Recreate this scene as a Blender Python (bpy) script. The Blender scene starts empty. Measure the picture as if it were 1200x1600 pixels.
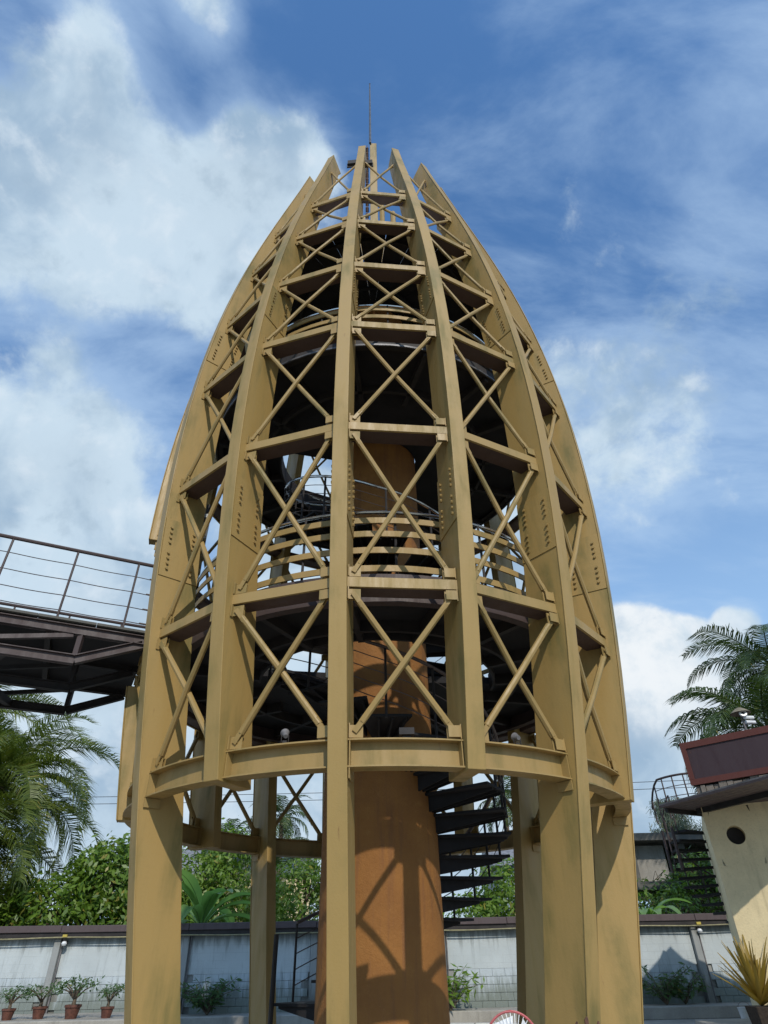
import bpy, math, random
import numpy as np
from mathutils import Vector, Matrix, Euler
random.seed(7); RS = np.random.RandomState(11)
SC = bpy.context.scene; COL = SC.collection
R = math.radians; PI = math.pi

# ------------------------------------------------------------------ camera
cam = bpy.data.cameras.new('camera'); co = bpy.data.objects.new('camera', cam); COL.objects.link(co)
cam.sensor_fit = 'VERTICAL'; cam.sensor_height = 36; cam.sensor_width = 27
cam.lens = 36*950/1600; cam.clip_start = 0.05; cam.clip_end = 3000
co.location = (0, 0, 1.6)
co.rotation_euler = (Matrix.Rotation(R(-1.016), 3, 'Z') @ Matrix.Rotation(R(90+36.206), 3, 'X') @ Matrix.Rotation(R(-1.184), 3, 'Z')).to_euler()
SC.camera = co
SC.view_settings.view_transform = 'Standard'; SC.view_settings.look = 'None'
SC.view_settings.exposure = 0.0; SC.view_settings.gamma = 1
SC.view_settings.use_curve_mapping = False

# ------------------------------------------------------------------ sun + sky
SUN_EL, SUN_AZ = 38.5, -12.0          # azimuth to the left of straight behind the camera (negative: right)
sd = Vector((-math.sin(R(SUN_AZ))*math.cos(R(SUN_EL)), -math.cos(R(SUN_AZ))*math.cos(R(SUN_EL)), math.sin(R(SUN_EL))))
sl = bpy.data.lights.new('sun', 'SUN'); sl.energy = 2.9; sl.angle = R(0.6); sl.color = (1, .93, .82)
so = bpy.data.objects.new('sun', sl); COL.objects.link(so); so.rotation_euler = sd.to_track_quat('Z', 'Y').to_euler()

def cam_dir(X, Y):
    """direction on the sky of a cloud seen in the photograph (sky only)"""
    f, p, yaw, roll = 950, R(36.206), R(-1.016), R(-1.184)
    u, v = X-600, Y-800; c, s = math.cos(-roll), math.sin(-roll); u, v = c*u-s*v, s*u+c*v
    d = Vector((u/f, math.cos(p)+(v/f)*math.sin(p), math.sin(p)-(v/f)*math.cos(p)))
    c, s = math.cos(yaw), math.sin(yaw)
    return Vector((c*d.x-s*d.y, s*d.x+c*d.y, d.z)).normalized()

W = bpy.data.worlds.new('World'); SC.world = W; W.use_nodes = True
nt = W.node_tree; nt.nodes.clear()
def N(t, typ, **kw):
    n = t.nodes.new(typ)
    for k, v in kw.items():
        if hasattr(n, k): setattr(n, k, v)
    return n
def math_node(t, op, a, b=None, clamp=False):
    n = t.nodes.new('ShaderNodeMath'); n.operation = op; n.use_clamp = clamp
    for i, x in enumerate((a, b)):
        if x is None: continue
        if isinstance(x, (int, float)): n.inputs[i].default_value = x
        else: t.links.new(x, n.inputs[i])
    return n.outputs[0]
def mrange(t, x, a, b, c=0.0, d=1.0, smooth=True):
    n = t.nodes.new('ShaderNodeMapRange'); n.interpolation_type = 'SMOOTHSTEP' if smooth else 'LINEAR'; n.clamp = True
    t.links.new(x, n.inputs['Value'])
    n.inputs['From Min'].default_value = a; n.inputs['From Max'].default_value = b
    n.inputs['To Min'].default_value = c; n.inputs['To Max'].default_value = d
    return n.outputs[0]
def noise(t, vec, scale, detail=4, rough=.5, dist=0.0):
    n = t.nodes.new('ShaderNodeTexNoise'); n.inputs['Scale'].default_value = scale
    n.inputs['Detail'].default_value = detail; n.inputs['Roughness'].default_value = rough
    n.inputs['Distortion'].default_value = dist
    if vec is not None: t.links.new(vec, n.inputs['Vector'])
    return n.outputs['Fac']
def mixc(t, fac, a, b):
    n = t.nodes.new('ShaderNodeMix'); n.data_type = 'RGBA'
    if isinstance(fac, (int, float)): n.inputs[0].default_value = fac
    else: t.links.new(fac, n.inputs[0])
    for i, x in ((6, a), (7, b)):
        if isinstance(x, tuple): n.inputs[i].default_value = (*x, 1) if len(x) == 3 else x
        else: t.links.new(x, n.inputs[i])
    return n.outputs[2]
def build_sky():
    t = nt
    sky = N(t, 'ShaderNodeTexSky', sky_type='NISHITA'); sky.sun_disc = False
    sky.sun_elevation = R(SUN_EL); sky.sun_rotation = math.atan2(sd.x, sd.y)
    sky.air_density = 1.0; sky.dust_density = 0.6; sky.ozone_density = 3.0
    tc = N(t, 'ShaderNodeTexCoord'); D = tc.outputs['Generated']
    nrm = N(t, 'ShaderNodeVectorMath', operation='NORMALIZE'); t.links.new(D, nrm.inputs[0]); D = nrm.outputs[0]
    sep = N(t, 'ShaderNodeSeparateXYZ'); t.links.new(D, sep.inputs[0])
    # clouds live on a layer overhead: x/(z+k), y/(z+k)
    zz = math_node(t, 'ADD', math_node(t, 'MAXIMUM', sep.outputs[2], 0.0), 0.22)
    px = math_node(t, 'DIVIDE', sep.outputs[0], zz); py = math_node(t, 'DIVIDE', sep.outputs[1], zz)
    cb = N(t, 'ShaderNodeCombineXYZ'); t.links.new(px, cb.inputs[0]); t.links.new(py, cb.inputs[1])
    P = cb.outputs[0]
    # puffy part of the noise keeps to the sphere so low cumulus stay upright
    nA = noise(t, D, 2.8, 8, .52, .2)
    mp = N(t, 'ShaderNodeMapping'); mp.inputs['Rotation'].default_value = (0, 0, R(38)); mp.inputs['Scale'].default_value = (1.0, 2.1, 1)
    t.links.new(P, mp.inputs[0])
    nB = noise(t, mp.outputs[0], 1.9, 10, .60, .4)
    nC = noise(t, D, 9.0, 10, .60, .25)
    fbm = math_node(t, 'ADD', math_node(t, 'MULTIPLY', nA, .68), math_node(t, 'MULTIPLY', nC, .32))
    blobs = [  # sky position, angular radius (deg), weight
        (150, 330, 17, .22), (300, 270, 12, .14), (430, 235, 7, .17), (480, 210, 4, .08), (40, 190, 8, .18), (440, 340, 10, .12), (60, 420, 9, .06), (100, 540, 8, -.10),
        (110, 60, 5, .08), (150, 100, 4, .08), (20, 90, 6, -.12), (325, 15, 3.5, .26), (90, 680, 9, .17), (30, 620, 8, .10), (200, 740, 8, .08), (60, 900, 14, .24), (180, 1000, 10, .20), (100, 800, 8, .06),
        (1005, 1010, 6, .32), (1060, 1050, 8, .30), (1110, 1030, 4, .16), (1155, 972, 2.4, .34), (1000, 1180, 12, .20), (1130, 1120, 6, .2), (960, 640, 10, .07), (1050, 720, 10, .08),
        (100, 1180, 14, .22), (600, 1270, 24, .24), (400, 1280, 14, .16), (600, 930, 14, .22), (450, 820, 10, .10), (780, 880, 8, .14),
        (600, 100, 12, -.17), (260, 130, 6, -.24), (360, 120, 7, -.22), (520, 60, 10, -.1), (20, 50, 5, -.16), (1020, 910, 5, -.22), (1120, 920, 6, -.14), (220, 560, 6, -.14), (40, 540, 5, -.06), (860, 330, 14, -.03), (950, 330, 12, .01), (1130, 130, 14, .0), (1100, 620, 12, .06)]
    acc = None
    for X, Y, r, w in blobs:
        d = cam_dir(X, Y)
        dp = N(t, 'ShaderNodeVectorMath', operation='DOT_PRODUCT'); t.links.new(D, dp.inputs[0]); dp.inputs[1].default_value = d
        m = mrange(t, dp.outputs['Value'], math.cos(R(r)), 1.0, 0, w)
        acc = m if acc is None else math_node(t, 'ADD', acc, m)
    nF = noise(t, D, 20.0, 10, .66, .3)
    dens = math_node(t, 'ADD', math_node(t, 'ADD', fbm, acc), math_node(t, 'MULTIPLY', math_node(t, 'SUBTRACT', nF, .5), .22))
    off = N(t, 'ShaderNodeVectorMath', operation='ADD'); t.links.new(D, off.inputs[0]); off.inputs[1].default_value = (.010, -.008, .024)
    nA2 = noise(t, off.outputs[0], 2.8, 8, .52, .2); nC2 = noise(t, off.outputs[0], 9.0, 10, .60, .25)
    fbm2 = math_node(t, 'ADD', math_node(t, 'MULTIPLY', nA2, .68), math_node(t, 'MULTIPLY', nC2, .32))
    relief = math_node(t, 'SUBTRACT', fbm, fbm2)
    mask = mrange(t, dens, .50, .67, 0, .96)
    # high thin veil
    veil = mrange(t, math_node(t, 'ADD', nB, math_node(t, 'MULTIPLY', acc, .45)), .37, .70, .04, .66)
    # low sky is hazier
    hz = mrange(t, sep.outputs[2], .88, .05, 0.0, .85)
    blue = mixc(t, 1.0, sky.outputs[0], sky.outputs[0])
    sk = N(t, 'ShaderNodeVectorMath', operation='SCALE'); t.links.new(sky.outputs[0], sk.inputs[0]); sk.inputs[3].default_value = SKY
    tn = N(t, 'ShaderNodeVectorMath', operation='MULTIPLY'); t.links.new(sk.outputs[0], tn.inputs[0]); tn.inputs[1].default_value = (.80, 1.35, 1.72)
    c1 = mixc(t, hz, tn.outputs[0], (.46, .66, .88))
    c2 = mixc(t, veil, c1, (.46, .64, .88))
    # cloud body: bright tops, blue grey thick parts
    thick = mrange(t, noise(t, D, 4.6, 7, .55, .4), .42, .66)
    cc = mixc(t, thick, (.60, .74, .86), (.33, .47, .63))
    core = mrange(t, dens, .74, .98)
    cc2 = mixc(t, math_node(t, 'MULTIPLY', core, .38), cc, (.50, .62, .73))
    # the lit cumulus heads low on the right
    dp = N(t, 'ShaderNodeVectorMath', operation='DOT_PRODUCT'); t.links.new(D, dp.inputs[0]); dp.inputs[1].default_value = cam_dir(1010, 1010)
    hot = mrange(t, dp.outputs['Value'], math.cos(R(9)), 1.0, 0, .9)
    cc2 = mixc(t, mrange(t, relief, -.01, -.09, 0, .55), cc2, (.36, .48, .60)); cc2 = mixc(t, mrange(t, relief, .0, .08, 0, .5), cc2, (.78, .87, .95))
    cc3 = mixc(t, math_node(t, 'MULTIPLY', hot, mrange(t, relief, -.06, .05, .15, 1)), cc2, (.92, .95, .97))
    fin = mixc(t, mask, c2, cc3)
    bg = N(t, 'ShaderNodeBackground'); t.links.new(fin, bg.inputs[0]); bg.inputs[1].default_value = 1.0
    o = N(t, 'ShaderNodeOutputWorld'); t.links.new(bg.outputs[0], o.inputs[0])
SKY = 0.12
build_sky()

# ------------------------------------------------------------------ materials
MATS = {}
def new_mat(name):
    m = bpy.data.materials.new(name); m.use_nodes = True; t = m.node_tree
    return m, t, t.nodes['Principled BSDF']
def coords(t, rnd=True, scale=(1, 1, 1)):
    tc = t.nodes.new('ShaderNodeTexCoord'); v = tc.outputs['Object']
    if rnd:
        oi = t.nodes.new('ShaderNodeObjectInfo'); a = t.nodes.new('ShaderNodeVectorMath'); a.operation = 'MULTIPLY_ADD'
        cb = t.nodes.new('ShaderNodeCombineXYZ'); t.links.new(oi.outputs['Random'], cb.inputs[0]); t.links.new(oi.outputs['Random'], cb.inputs[1]); t.links.new(oi.outputs['Random'], cb.inputs[2])
        t.links.new(cb.outputs[0], a.inputs[0]); a.inputs[1].default_value = (37, 53, 71); t.links.new(v, a.inputs[2]); v = a.outputs[0]
    if scale != (1, 1, 1):
        mp = t.nodes.new('ShaderNodeMapping'); mp.inputs['Scale'].default_value = scale; t.links.new(v, mp.inputs[0]); v = mp.outputs[0]
    return v
def bump(t, b, h, strength=.3, dist=.01):
    n = t.nodes.new('ShaderNodeBump'); n.inputs['Strength'].default_value = strength; n.inputs['Distance'].default_value = dist
    t.links.new(h, n.inputs['Height']); t.links.new(n.outputs[0], b.inputs['Normal'])
def paint(name, base, dark, algae=None, rough=.55, metal=0.0, amt=.6):
    m, t, b = new_mat(name); v = coords(t)
    big = noise(t, v, 1.3, 5, .6)
    st = t.nodes.new('ShaderNodeMapping'); st.inputs['Scale'].default_value = (3.2, 3.2, .55); t.links.new(v, st.inputs[0])
    streak = noise(t, st.outputs[0], 1.8, 8, .70)
    c = mixc(t, mrange(t, big, .35, .7, 0, .45*amt), base, tuple(x*1.12 for x in base))
    c = mixc(t, mrange(t, streak, .52, .80, 0, amt*.45), c, dark)
    if algae:
        al = math_node(t, 'MULTIPLY', mrange(t, noise(t, st.outputs[0], 0.9, 5, .6), .42, .70), mrange(t, big, .36, .62, .10, .75))
        c = mixc(t, al, c, algae)
    fine = noise(t, v, 42, 4, .6)
    c = mixc(t, mrange(t, fine, .62, .80, 0, .35), c, dark)
    mott = noise(t, v, 9, 6, .7)      # blotchy weathering and patched paint
    c = mixc(t, mrange(t, mott, .54, .72, 0, .38*amt+.08), c, tuple((x+y)/2 for x, y in zip(base, dark)))
    rust = math_node(t, 'MULTIPLY', mrange(t, noise(t, st.outputs[0], 4.2, 5, .6), .66, .76), mrange(t, noise(t, v, .9, 3, .5), .50, .62))
    c = mixc(t, math_node(t, 'MULTIPLY', rust, .65), c, (.16, .070, .030))
    ch = t.nodes.new('ShaderNodeMapping'); ch.inputs['Scale'].default_value = (6, 6, 14); t.links.new(v, ch.inputs[0])
    chips = math_node(t, 'MULTIPLY', mrange(t, noise(t, ch.outputs[0], 1.7, 4, .7), .735, .745), mrange(t, noise(t, v, .7, 2, .5), .52, .60))
    c = mixc(t, chips, c, (.06, .040, .030))
    t.links.new(c, b.inputs['Base Color']); b.inputs['Metallic'].default_value = metal
    t.links.new(mrange(t, streak, .3, .7, rough-.12, rough+.15), b.inputs['Roughness'])
    bump(t, b, math_node(t, 'ADD', fine, math_node(t, 'MULTIPLY', big, 2.0)), .25, .006)
    MATS[name] = m; return m
def flat(name, base, rough=.6, metal=0.0, var=.25, sc=6, bs=.2):
    m, t, b = new_mat(name); v = coords(t); n1 = noise(t, v, sc, 5, .6)
    c = mixc(t, mrange(t, n1, .3, .7), tuple(x*(1-var) for x in base), tuple(min(1, x*(1+var)) for x in base))
    t.links.new(c, b.inputs['Base Color']); b.inputs['Roughness'].default_value = rough; b.inputs['Metallic'].default_value = metal
    bump(t, b, noise(t, v, sc*7, 4, .6), bs, .01); MATS[name] = m; return m
def leaf(name, a, b2, rough=.45, trans=.35):
    m, t, b = new_mat(name)
    g = t.nodes.new('ShaderNodeNewGeometry'); v = coords(t); n1 = noise(t, v, .9, 3)
    f = math_node(t, 'ADD', math_node(t, 'MULTIPLY', g.outputs['Random Per Island'], .65), math_node(t, 'MULTIPLY', n1, .5), True)
    c = mixc(t, f, a, b2); c = mixc(t, mrange(t, g.outputs['Random Per Island'], .955, .96, 0, .8), c, (.30, .24, .05)); t.links.new(c, b.inputs['Base Color']); b.inputs['Roughness'].default_value = rough
    tr = t.nodes.new('ShaderNodeBsdfTranslucent'); c2 = mixc(t, .5, c, (b2[0]*1.3, b2[1]*1.5, b2[2]*.6)); t.links.new(c2, tr.inputs[0])
    mx = t.nodes.new('ShaderNodeMixShader'); mx.inputs[0].default_value = trans
    t.links.new(b.outputs[0], mx.inputs[1]); t.links.new(tr.outputs[0], mx.inputs[2])
    t.links.new(mx.outputs[0], t.nodes['Material Output'].inputs[0]); MATS[name] = m; return m

OCH = paint('ochre_paint', (.365, .240, .078), (.22, .145, .055), (.13, .118, .032), .55, 0, .45)
OCHB = paint('ochre_beam', (.345, .229, .079), (.20, .125, .05), (.14, .122, .038), .58, 0, .28)
MAU = paint('brown_primer', (.062, .042, .040), (.05, .032, .03), None, .6, 0, .6)
DRK = flat('dark_steel', (.022, .018, .017), .7, 0, .4, 3)
BLK = flat('soffit_shade_black', (.012, .011, .012), .85, 0, .4, 2)  # near-black: the deep shade inside the tower is put into this colour
RED = paint('oxide_red', (.115, .034, .026), (.055, .024, .02), None, .65, 0, .8)
PAN = paint('plum_panel', (.055, .034, .040), (.035, .024, .026), None, .55, 0, .5)
STL = flat('stainless', (.62, .60, .58), .22, 1.0, .08, 4, .05)
RST = flat('rusty_brown', (.10, .045, .025), .75, 0, .5, 14)
CABLE = flat('steel_cable', (.13, .10, .09), .5, .4, .2)
WHT = flat('white_enamel', (.72, .73, .73), .35, 0, .08)
GRY = flat('grey_cap', (.16, .15, .15), .7, 0, .35, 5)
CAPM = paint('wall_cap_brown', (.085, .062, .062), (.035, .03, .028), None, .7, 0, .7)
TER = flat('terracotta', (.12, .045, .028), .7, 0, .35, 9)
SOIL = flat('potting_soil', (.035, .024, .016), .95, 0, .4, 20, .8)
BARK = flat('bark', (.12, .09, .06), .9, 0, .45, 8, .9)
LMP = flat('lamp_glass', (.55, .58, .6), .15, 0, .1)
def core_mat():
    m, t, b = new_mat('stucco_orange'); v = coords(t, False)
    big = noise(t, v, 1.6, 5, .6); fine = noise(t, v, 55, 5, .7); med = noise(t, v, 18, 3, .5)
    c = mixc(t, mrange(t, big, .3, .7), (.30, .128, .026), (.24, .098, .020))
    st = t.nodes.new('ShaderNodeMapping'); st.inputs['Scale'].default_value = (6, 6, .5); t.links.new(v, st.inputs[0])
    c = mixc(t, mrange(t, noise(t, st.outputs[0], 1.5, 5, .6), .48, .70, 0, .55), c, (.17, .070, .026)); c = mixc(t, mrange(t, noise(t, v, 5, 6, .7), .56, .70, 0, .4), c, (.36, .17, .045))
    c = mixc(t, mrange(t, fine, .55, .75, 0, .4), c, (.24, .085, .025))
    t.links.new(c, b.inputs['Base Color']); b.inputs['Roughness'].default_value = .8
    bump(t, b, math_node(t, 'ADD', fine, med), .7, .012); return m
STU = core_mat()
def wall_mat(name, base, dirt, courses=True):
    m, t, b = new_mat(name); v = coords(t, False)
    tc = t.nodes.new('ShaderNodeTexCoord'); g = t.nodes.new('ShaderNodeNewGeometry')
    sp = t.nodes.new('ShaderNodeSeparateXYZ'); t.links.new(g.outputs['Position'], sp.inputs[0]); pos = g.outputs['Position']
    big = noise(t, pos, .8, 6, .65)
    st = t.nodes.new('ShaderNodeMapping'); st.inputs['Scale'].default_value = (7, 1, .8); t.links.new(pos, st.inputs[0])
    streak = noise(t, st.outputs[0], 1.1, 6, .65)
    c = mixc(t, mrange(t, big, .3, .7), base, tuple(x*.86 for x in base))
    # algae and damp rising from the foot of the wall, and drips from the cap
    foot = mrange(t, math_node(t, 'ADD', sp.outputs[2], math_node(t, 'MULTIPLY', streak, -1.6)), .45, -.25)
    c = mixc(t, math_node(t, 'MULTIPLY', foot, .75), c, dirt)
    top = mrange(t, math_node(t, 'ADD', sp.outputs[2], math_node(t, 'MULTIPLY', streak, .9)), 2.35, 2.75)
    c = mixc(t, math_node(t, 'MULTIPLY', top, .7), c, dirt)
    c = mixc(t, mrange(t, streak, .52, .76, 0, .6), c, tuple(x*.55 for x in base))
    if courses:
        br = t.nodes.new('ShaderNodeTexBrick'); rot = t.nodes.new('ShaderNodeMapping'); rot.inputs['Rotation'].default_value = (R(-90), 0, 0)
        t.links.new(pos, rot.inputs[0]); t.links.new(rot.outputs[0], br.inputs[0])
        br.inputs['Scale'].default_value = 1; br.inputs['Brick Width'].default_value = .4; br.inputs['Row Height'].default_value = .2
        br.inputs['Mortar Size'].default_value = .007; br.inputs['Mortar Smooth'].default_value = .6
        jm = math_node(t, 'MULTIPLY', br.outputs['Fac'], mrange(t, noise(t, pos, .9, 4, .6), .40, .62))
        c = mixc(t, math_node(t, 'MULTIPLY', jm, .4), c, tuple(x*.5 for x in base))
    t.links.new(c, b.inputs['Base Color']); b.inputs['Roughness'].default_value = .85
    bump(t, b, math_node(t, 'ADD', noise(t, pos, 30, 5, .65), big), .5, .012); MATS[name] = m; return m
WAL = wall_mat('painted_block', (.52, .57, .58), (.09, .10, .08))
BLKM = wall_mat('block_face', (.50, .56, .59), (.11, .13, .09), False)
PIL = wall_mat('pilaster_render', (.33, .34, .33), (.12, .12, .10), False)
def conc(name, base, sc=1.2):
    m, t, b = new_mat(name); g = t.nodes.new('ShaderNodeNewGeometry'); pos = g.outputs['Position']
    n1 = noise(t, pos, sc, 7, .65); n2 = noise(t, pos, 26, 5, .65)
    c = mixc(t, mrange(t, n1, .3, .7), tuple(x*.78 for x in base), tuple(x*1.12 for x in base))
    c = mixc(t, mrange(t, n2, .5, .8, 0, .4), c, tuple(x*.5 for x in base))
    sm = t.nodes.new('ShaderNodeMapping'); sm.inputs['Scale'].default_value = (5, 5, .5); t.links.new(pos, sm.inputs[0])
    c = mixc(t, mrange(t, noise(t, sm.outputs[0], 1.2, 6, .62), .52, .74, 0, .45), c, tuple(x*.45 for x in base))
    t.links.new(c, b.inputs['Base Color']); b.inputs['Roughness'].default_value = .88
    bump(t, b, math_node(t, 'ADD', n1, n2), .5, .015); MATS[name] = m; return m
CON = conc('weathered_concrete', (.34, .32, .28)); CONW = conc('whitewashed_kerb', (.68, .67, .62)); SLABM = conc('mossy_slab', (.12, .115, .10), 2.5)
CREAM = conc('cream_render', (.76, .63, .38), .5)
CLAD = conc('ragged_stone', (.22, .19, .16), 6)
EARTH = conc('earth', (.16, .15, .09), .3)
GBLUE = flat('blue_grey_siding', (.22, .27, .32), .5, 0, .1, 3)
TIN = flat('tin_roof', (.20, .20, .21), .5, 0, .3, 4)
G_TREE = leaf('mango_leaf', (.034, .085, .010), (.19, .30, .035))
G_LIGHT = leaf('lime_leaf', (.05, .13, .015), (.20, .30, .035))
G_PALM = leaf('palm_leaflet', (.034, .070, .010), (.17, .21, .030), .45, .32)
G_COCO = leaf('coconut_leaflet', (.022, .05, .012), (.08, .12, .025), .5, .25)
G_BAN = leaf('banana_leaf', (.13, .26, .07), (.26, .42, .13), .35, .45)
G_GREY = leaf('needle_foliage', (.045, .07, .045), (.11, .15, .10), .6, .3)
G_BUSH = leaf('shrub_leaf', (.03, .08, .022), (.12, .20, .07), .5, .35)
G_BROM = leaf('bromeliad_leaf', (.24, .095, .014), (.32, .25, .04), .45, .2)
G_BROM2 = leaf('green_bromeliad_leaf', (.16, .20, .03), (.35, .36, .06), .35, .35)

# ------------------------------------------------------------------ mesh helpers
class MB:
    def __init__(s): s.v = []; s.f = []
    def add(s, vs, fs):
        o = len(s.v); s.v += [tuple(map(float, p)) for p in vs]; s.f += [tuple(i+o for i in q) for q in fs]; return s
    def box(s, c, d, M=None, taper=1.0):
        x, y, z = d[0]/2, d[1]/2, d[2]/2
        vs = [Vector(p) for p in ((-x,-y,-z),(x,-y,-z),(x,y,-z),(-x,y,-z),(-x*taper,-y*taper,z),(x*taper,-y*taper,z),(x*taper,y*taper,z),(-x*taper,y*taper,z))]
        if M is not None: vs = [M @ p for p in vs]
        c = Vector(c)
        return s.add([p+c for p in vs], [(0,3,2,1),(4,5,6,7),(0,1,5,4),(1,2,6,5),(2,3,7,6),(3,0,4,7)])
    def tube(s, pts, r, n=8, cap=True):
        pts = [Vector(p) for p in pts]; rs = r if isinstance(r, (list, tuple)) else [r]*len(pts)
        vs = []; up = None
        for i, p in enumerate(pts):
            t = (pts[min(i+1, len(pts)-1)]-pts[max(i-1, 0)]).normalized()
            if up is None: up = Vector((0, 0, 1)) if abs(t.z) < .9 else Vector((1, 0, 0))
            a = t.cross(up)
            if a.length < 1e-5: a = t.cross(Vector((0, 1, 0)))
            a.normalize(); b = t.cross(a).normalized(); up = -b if False else up
            for k in range(n):
                w = 2*PI*k/n; vs.append(p+(a*math.cos(w)+b*math.sin(w))*rs[i])
        fs = []
        for i in range(len(pts)-1):
            for k in range(n):
                k2 = (k+1) % n; fs.append((i*n+k, i*n+k2, (i+1)*n+k2, (i+1)*n+k))
        if cap: fs.append(tuple(range(n))[::-1]); fs.append(tuple((len(pts)-1)*n+k for k in range(n)))
        return s.add(vs, fs)
    def bar(s, a, b, w, h, up=(0, 0, 1)):
        """rectangular bar from a to b, w across, h along up"""
        a = Vector(a); b = Vector(b); t = (b-a).normalized(); u = Vector(up); x = t.cross(u).normalized(); u = x.cross(t).normalized()
        vs = []
        for p in (a, b):
            for sx, su in ((-1,-1),(1,-1),(1,1),(-1,1)): vs.append(p+x*sx*w/2+u*su*h/2)
        return s.add(vs, [(3,2,1,0),(4,5,6,7),(0,1,5,4),(1,2,6,5),(2,3,7,6),(3,0,4,7)])
    def prism(s, poly, z0, z1):
        n = len(poly); vs = [(x, y, z0) for x, y in poly]+[(x, y, z1) for x, y in poly]
        return s.add(vs, [tuple(range(n))[::-1], tuple(range(n, 2*n))]+[(i, (i+1) % n, n+(i+1) % n, n+i) for i in range(n)])
    def lathe(s, prof, n=24, c=(0, 0, 0)):
        vs = []; c = Vector(c)
        for r, z in prof:
            for k in range(n): w = 2*PI*k/n; vs.append(Vector((r*math.cos(w), r*math.sin(w), z))+c)
        fs = [(i*n+k, i*n+(k+1) % n, (i+1)*n+(k+1) % n, (i+1)*n+k) for i in range(len(prof)-1) for k in range(n)]
        return s.add(vs, fs)
    def arc_rect(s, r0, r1, z0, z1, a0, a1, n=12, closed=True):
        """solid ring sector, angles in degrees from -y (towards camera), counter clockwise"""
        vs = []
        for i in range(n+1):
            w = R(a0+(a1-a0)*i/n); sx, cy = math.sin(w), -math.cos(w)
            for r, z in ((r0, z0), (r1, z0), (r1, z1), (r0, z1)): vs.append((r*sx, r*cy, z))
        fs = []
        for i in range(n):
            for k in range(4): k2 = (k+1) % 4; fs.append((i*4+k, (i+1)*4+k, (i+1)*4+k2, i*4+k2))
        if closed: fs += [(0, 1, 2, 3), (n*4+3, n*4+2, n*4+1, n*4)]
        return s.add(vs, fs)
    def mesh(s, name, mat, smooth=False, fix=True):
        m = bpy.data.meshes.new(name); m.from_pydata(s.v, [], s.f); m.materials.append(mat)
        if fix:
            import bmesh
            b = bmesh.new(); b.from_mesh(m); bmesh.ops.recalc_face_normals(b, faces=b.faces); b.to_mesh(m); b.free()
        if smooth:
            m.polygons.foreach_set('use_smooth', [True]*len(m.polygons))
            if smooth != 'all':
                try: m.set_sharp_from_angle(angle=R(40))
                except Exception: pass
        m.update(); return m
def link(name, data, parent=None, loc=(0, 0, 0), rz=0.0):
    o = bpy.data.objects.new(name, data); COL.objects.link(o); o.location = loc; o.rotation_euler = (0, 0, rz)
    if parent is not None: o.parent = parent
    return o
def tag(o, label=None, cat=None, group=None, kind=None):
    if label: o['label'] = label
    if cat: o['category'] = cat
    if group: o['group'] = group
    if kind: o['kind'] = kind
    return o
def empty(name, loc=(0, 0, 0), rz=0.0): return link(name, None, None, loc, rz)
def bevel(o, w=.006, seg=1):
    b = o.modifiers.new('bevel', 'BEVEL'); b.width = w; b.segments = seg; b.limit_method = 'ANGLE'; b.angle_limit = R(40); return o
def copy_tree(o, parent=None):
    c = o.copy(); COL.objects.link(c); c.parent = parent
    for ch in list(o.children): copy_tree(ch, c)
    return c

# ------------------------------------------------------------------ ground
g = MB(); g.box((0, 400, -.5), (1600, 2400, 1.0)); o = link('ground', g.mesh('ground', EARTH)); o['kind'] = 'structure'
pv = MB(); pv.box((0, 8, -.146), (60, 34, .3)); o = link('pavement', pv.mesh('pavement', CON)); o['kind'] = 'structure'

# ------------------------------------------------------------------ tower
TWR = tag(empty('lattice_tower', (0, 10, 0)), 'tall ochre steel observation tower of curved columns with crossed braces', 'tower')
PHI0 = -6.42
ZP = np.array([0, .8, 3.4, 5.2, 7.58, 9.86, 11.8, 13.84, 15.8, 19.72]); RP = np.array([3.03, 3.17, 3.68, 3.95, 4.11, 4.08, 3.91, 3.67, 3.23, 2.40])
PF = np.polyfit(ZP, RP, 4)
def Rout(z): return float(np.polyval(PF, z))
def depth(z): return .52+.08*min(1, max(0, (z-1)/4)) if z < 14 else .60-.20*(z-14)/6
LV = [3.43, 5.22, 7.58, 9.86, 11.81, 13.85, 15.81, 18.75]     # beam tops
def column_mesh(z0, zt=19.86, tip=.35):
    m = MB(); n = 30
    def sweep(fr0, fr1, hw):
        vs = []
        for i in range(n+1):
            z = z0+(zt-z0)*i/n; r = Rout(z); a, b = fr0(r, z), fr1(r, z)
            zi = z-(tip if i == n else 0)
            vs += [(-hw, -a, z), (hw, -a, z), (hw, -b, zi), (-hw, -b, zi)]
        fs = [(i*4+k, i*4+(k+1) % 4, i*4+4+(k+1) % 4, i*4+4+k) for i in range(n) for k in range(4)]+[(3,2,1,0), (n*4, n*4+1, n*4+2, n*4+3)]
        m.add(vs, fs)
    sweep(lambda r, z: r-.018, lambda r, z: r-depth(z), .090)
    tip0 = tip; 
    tip = 0.02
    sweep(lambda r, z: r, lambda r, z: r-.0182, .101)
    return m
cg = column_mesh(0.0).mesh('column_to_ground', OCH); chg = column_mesh(3.12).mesh('column_hanging', OCH)
def plate_mesh(zb):
    m = MB(); zs = [zb+.95*i/5 for i in range(6)]; vs = []
    for z in zs:
        r = Rout(z); vs += [(.090, -(r-.022), z), (.102, -(r-.022), z), (.102, -(r-depth(z)+.004), z), (.090, -(r-depth(z)+.004), z)]
    m.add(vs, [(i*4+k, i*4+(k+1) % 4, i*4+4+(k+1) % 4, i*4+4+k) for i in range(5) for k in range(4)]+[(3,2,1,0),(20,21,22,23)])
    return m
def bolt_mesh(zb):
    m = MB()
    for rr in (.12, .47):
        for g0 in (.12, .55):
            for k in range(4):
                z = zb+g0+k*.085; r = Rout(z)-rr*(depth(z)/.6)
                m.tube([(.102, -r, z), (.128, -r, z)], .021, 6)
    return m
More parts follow.
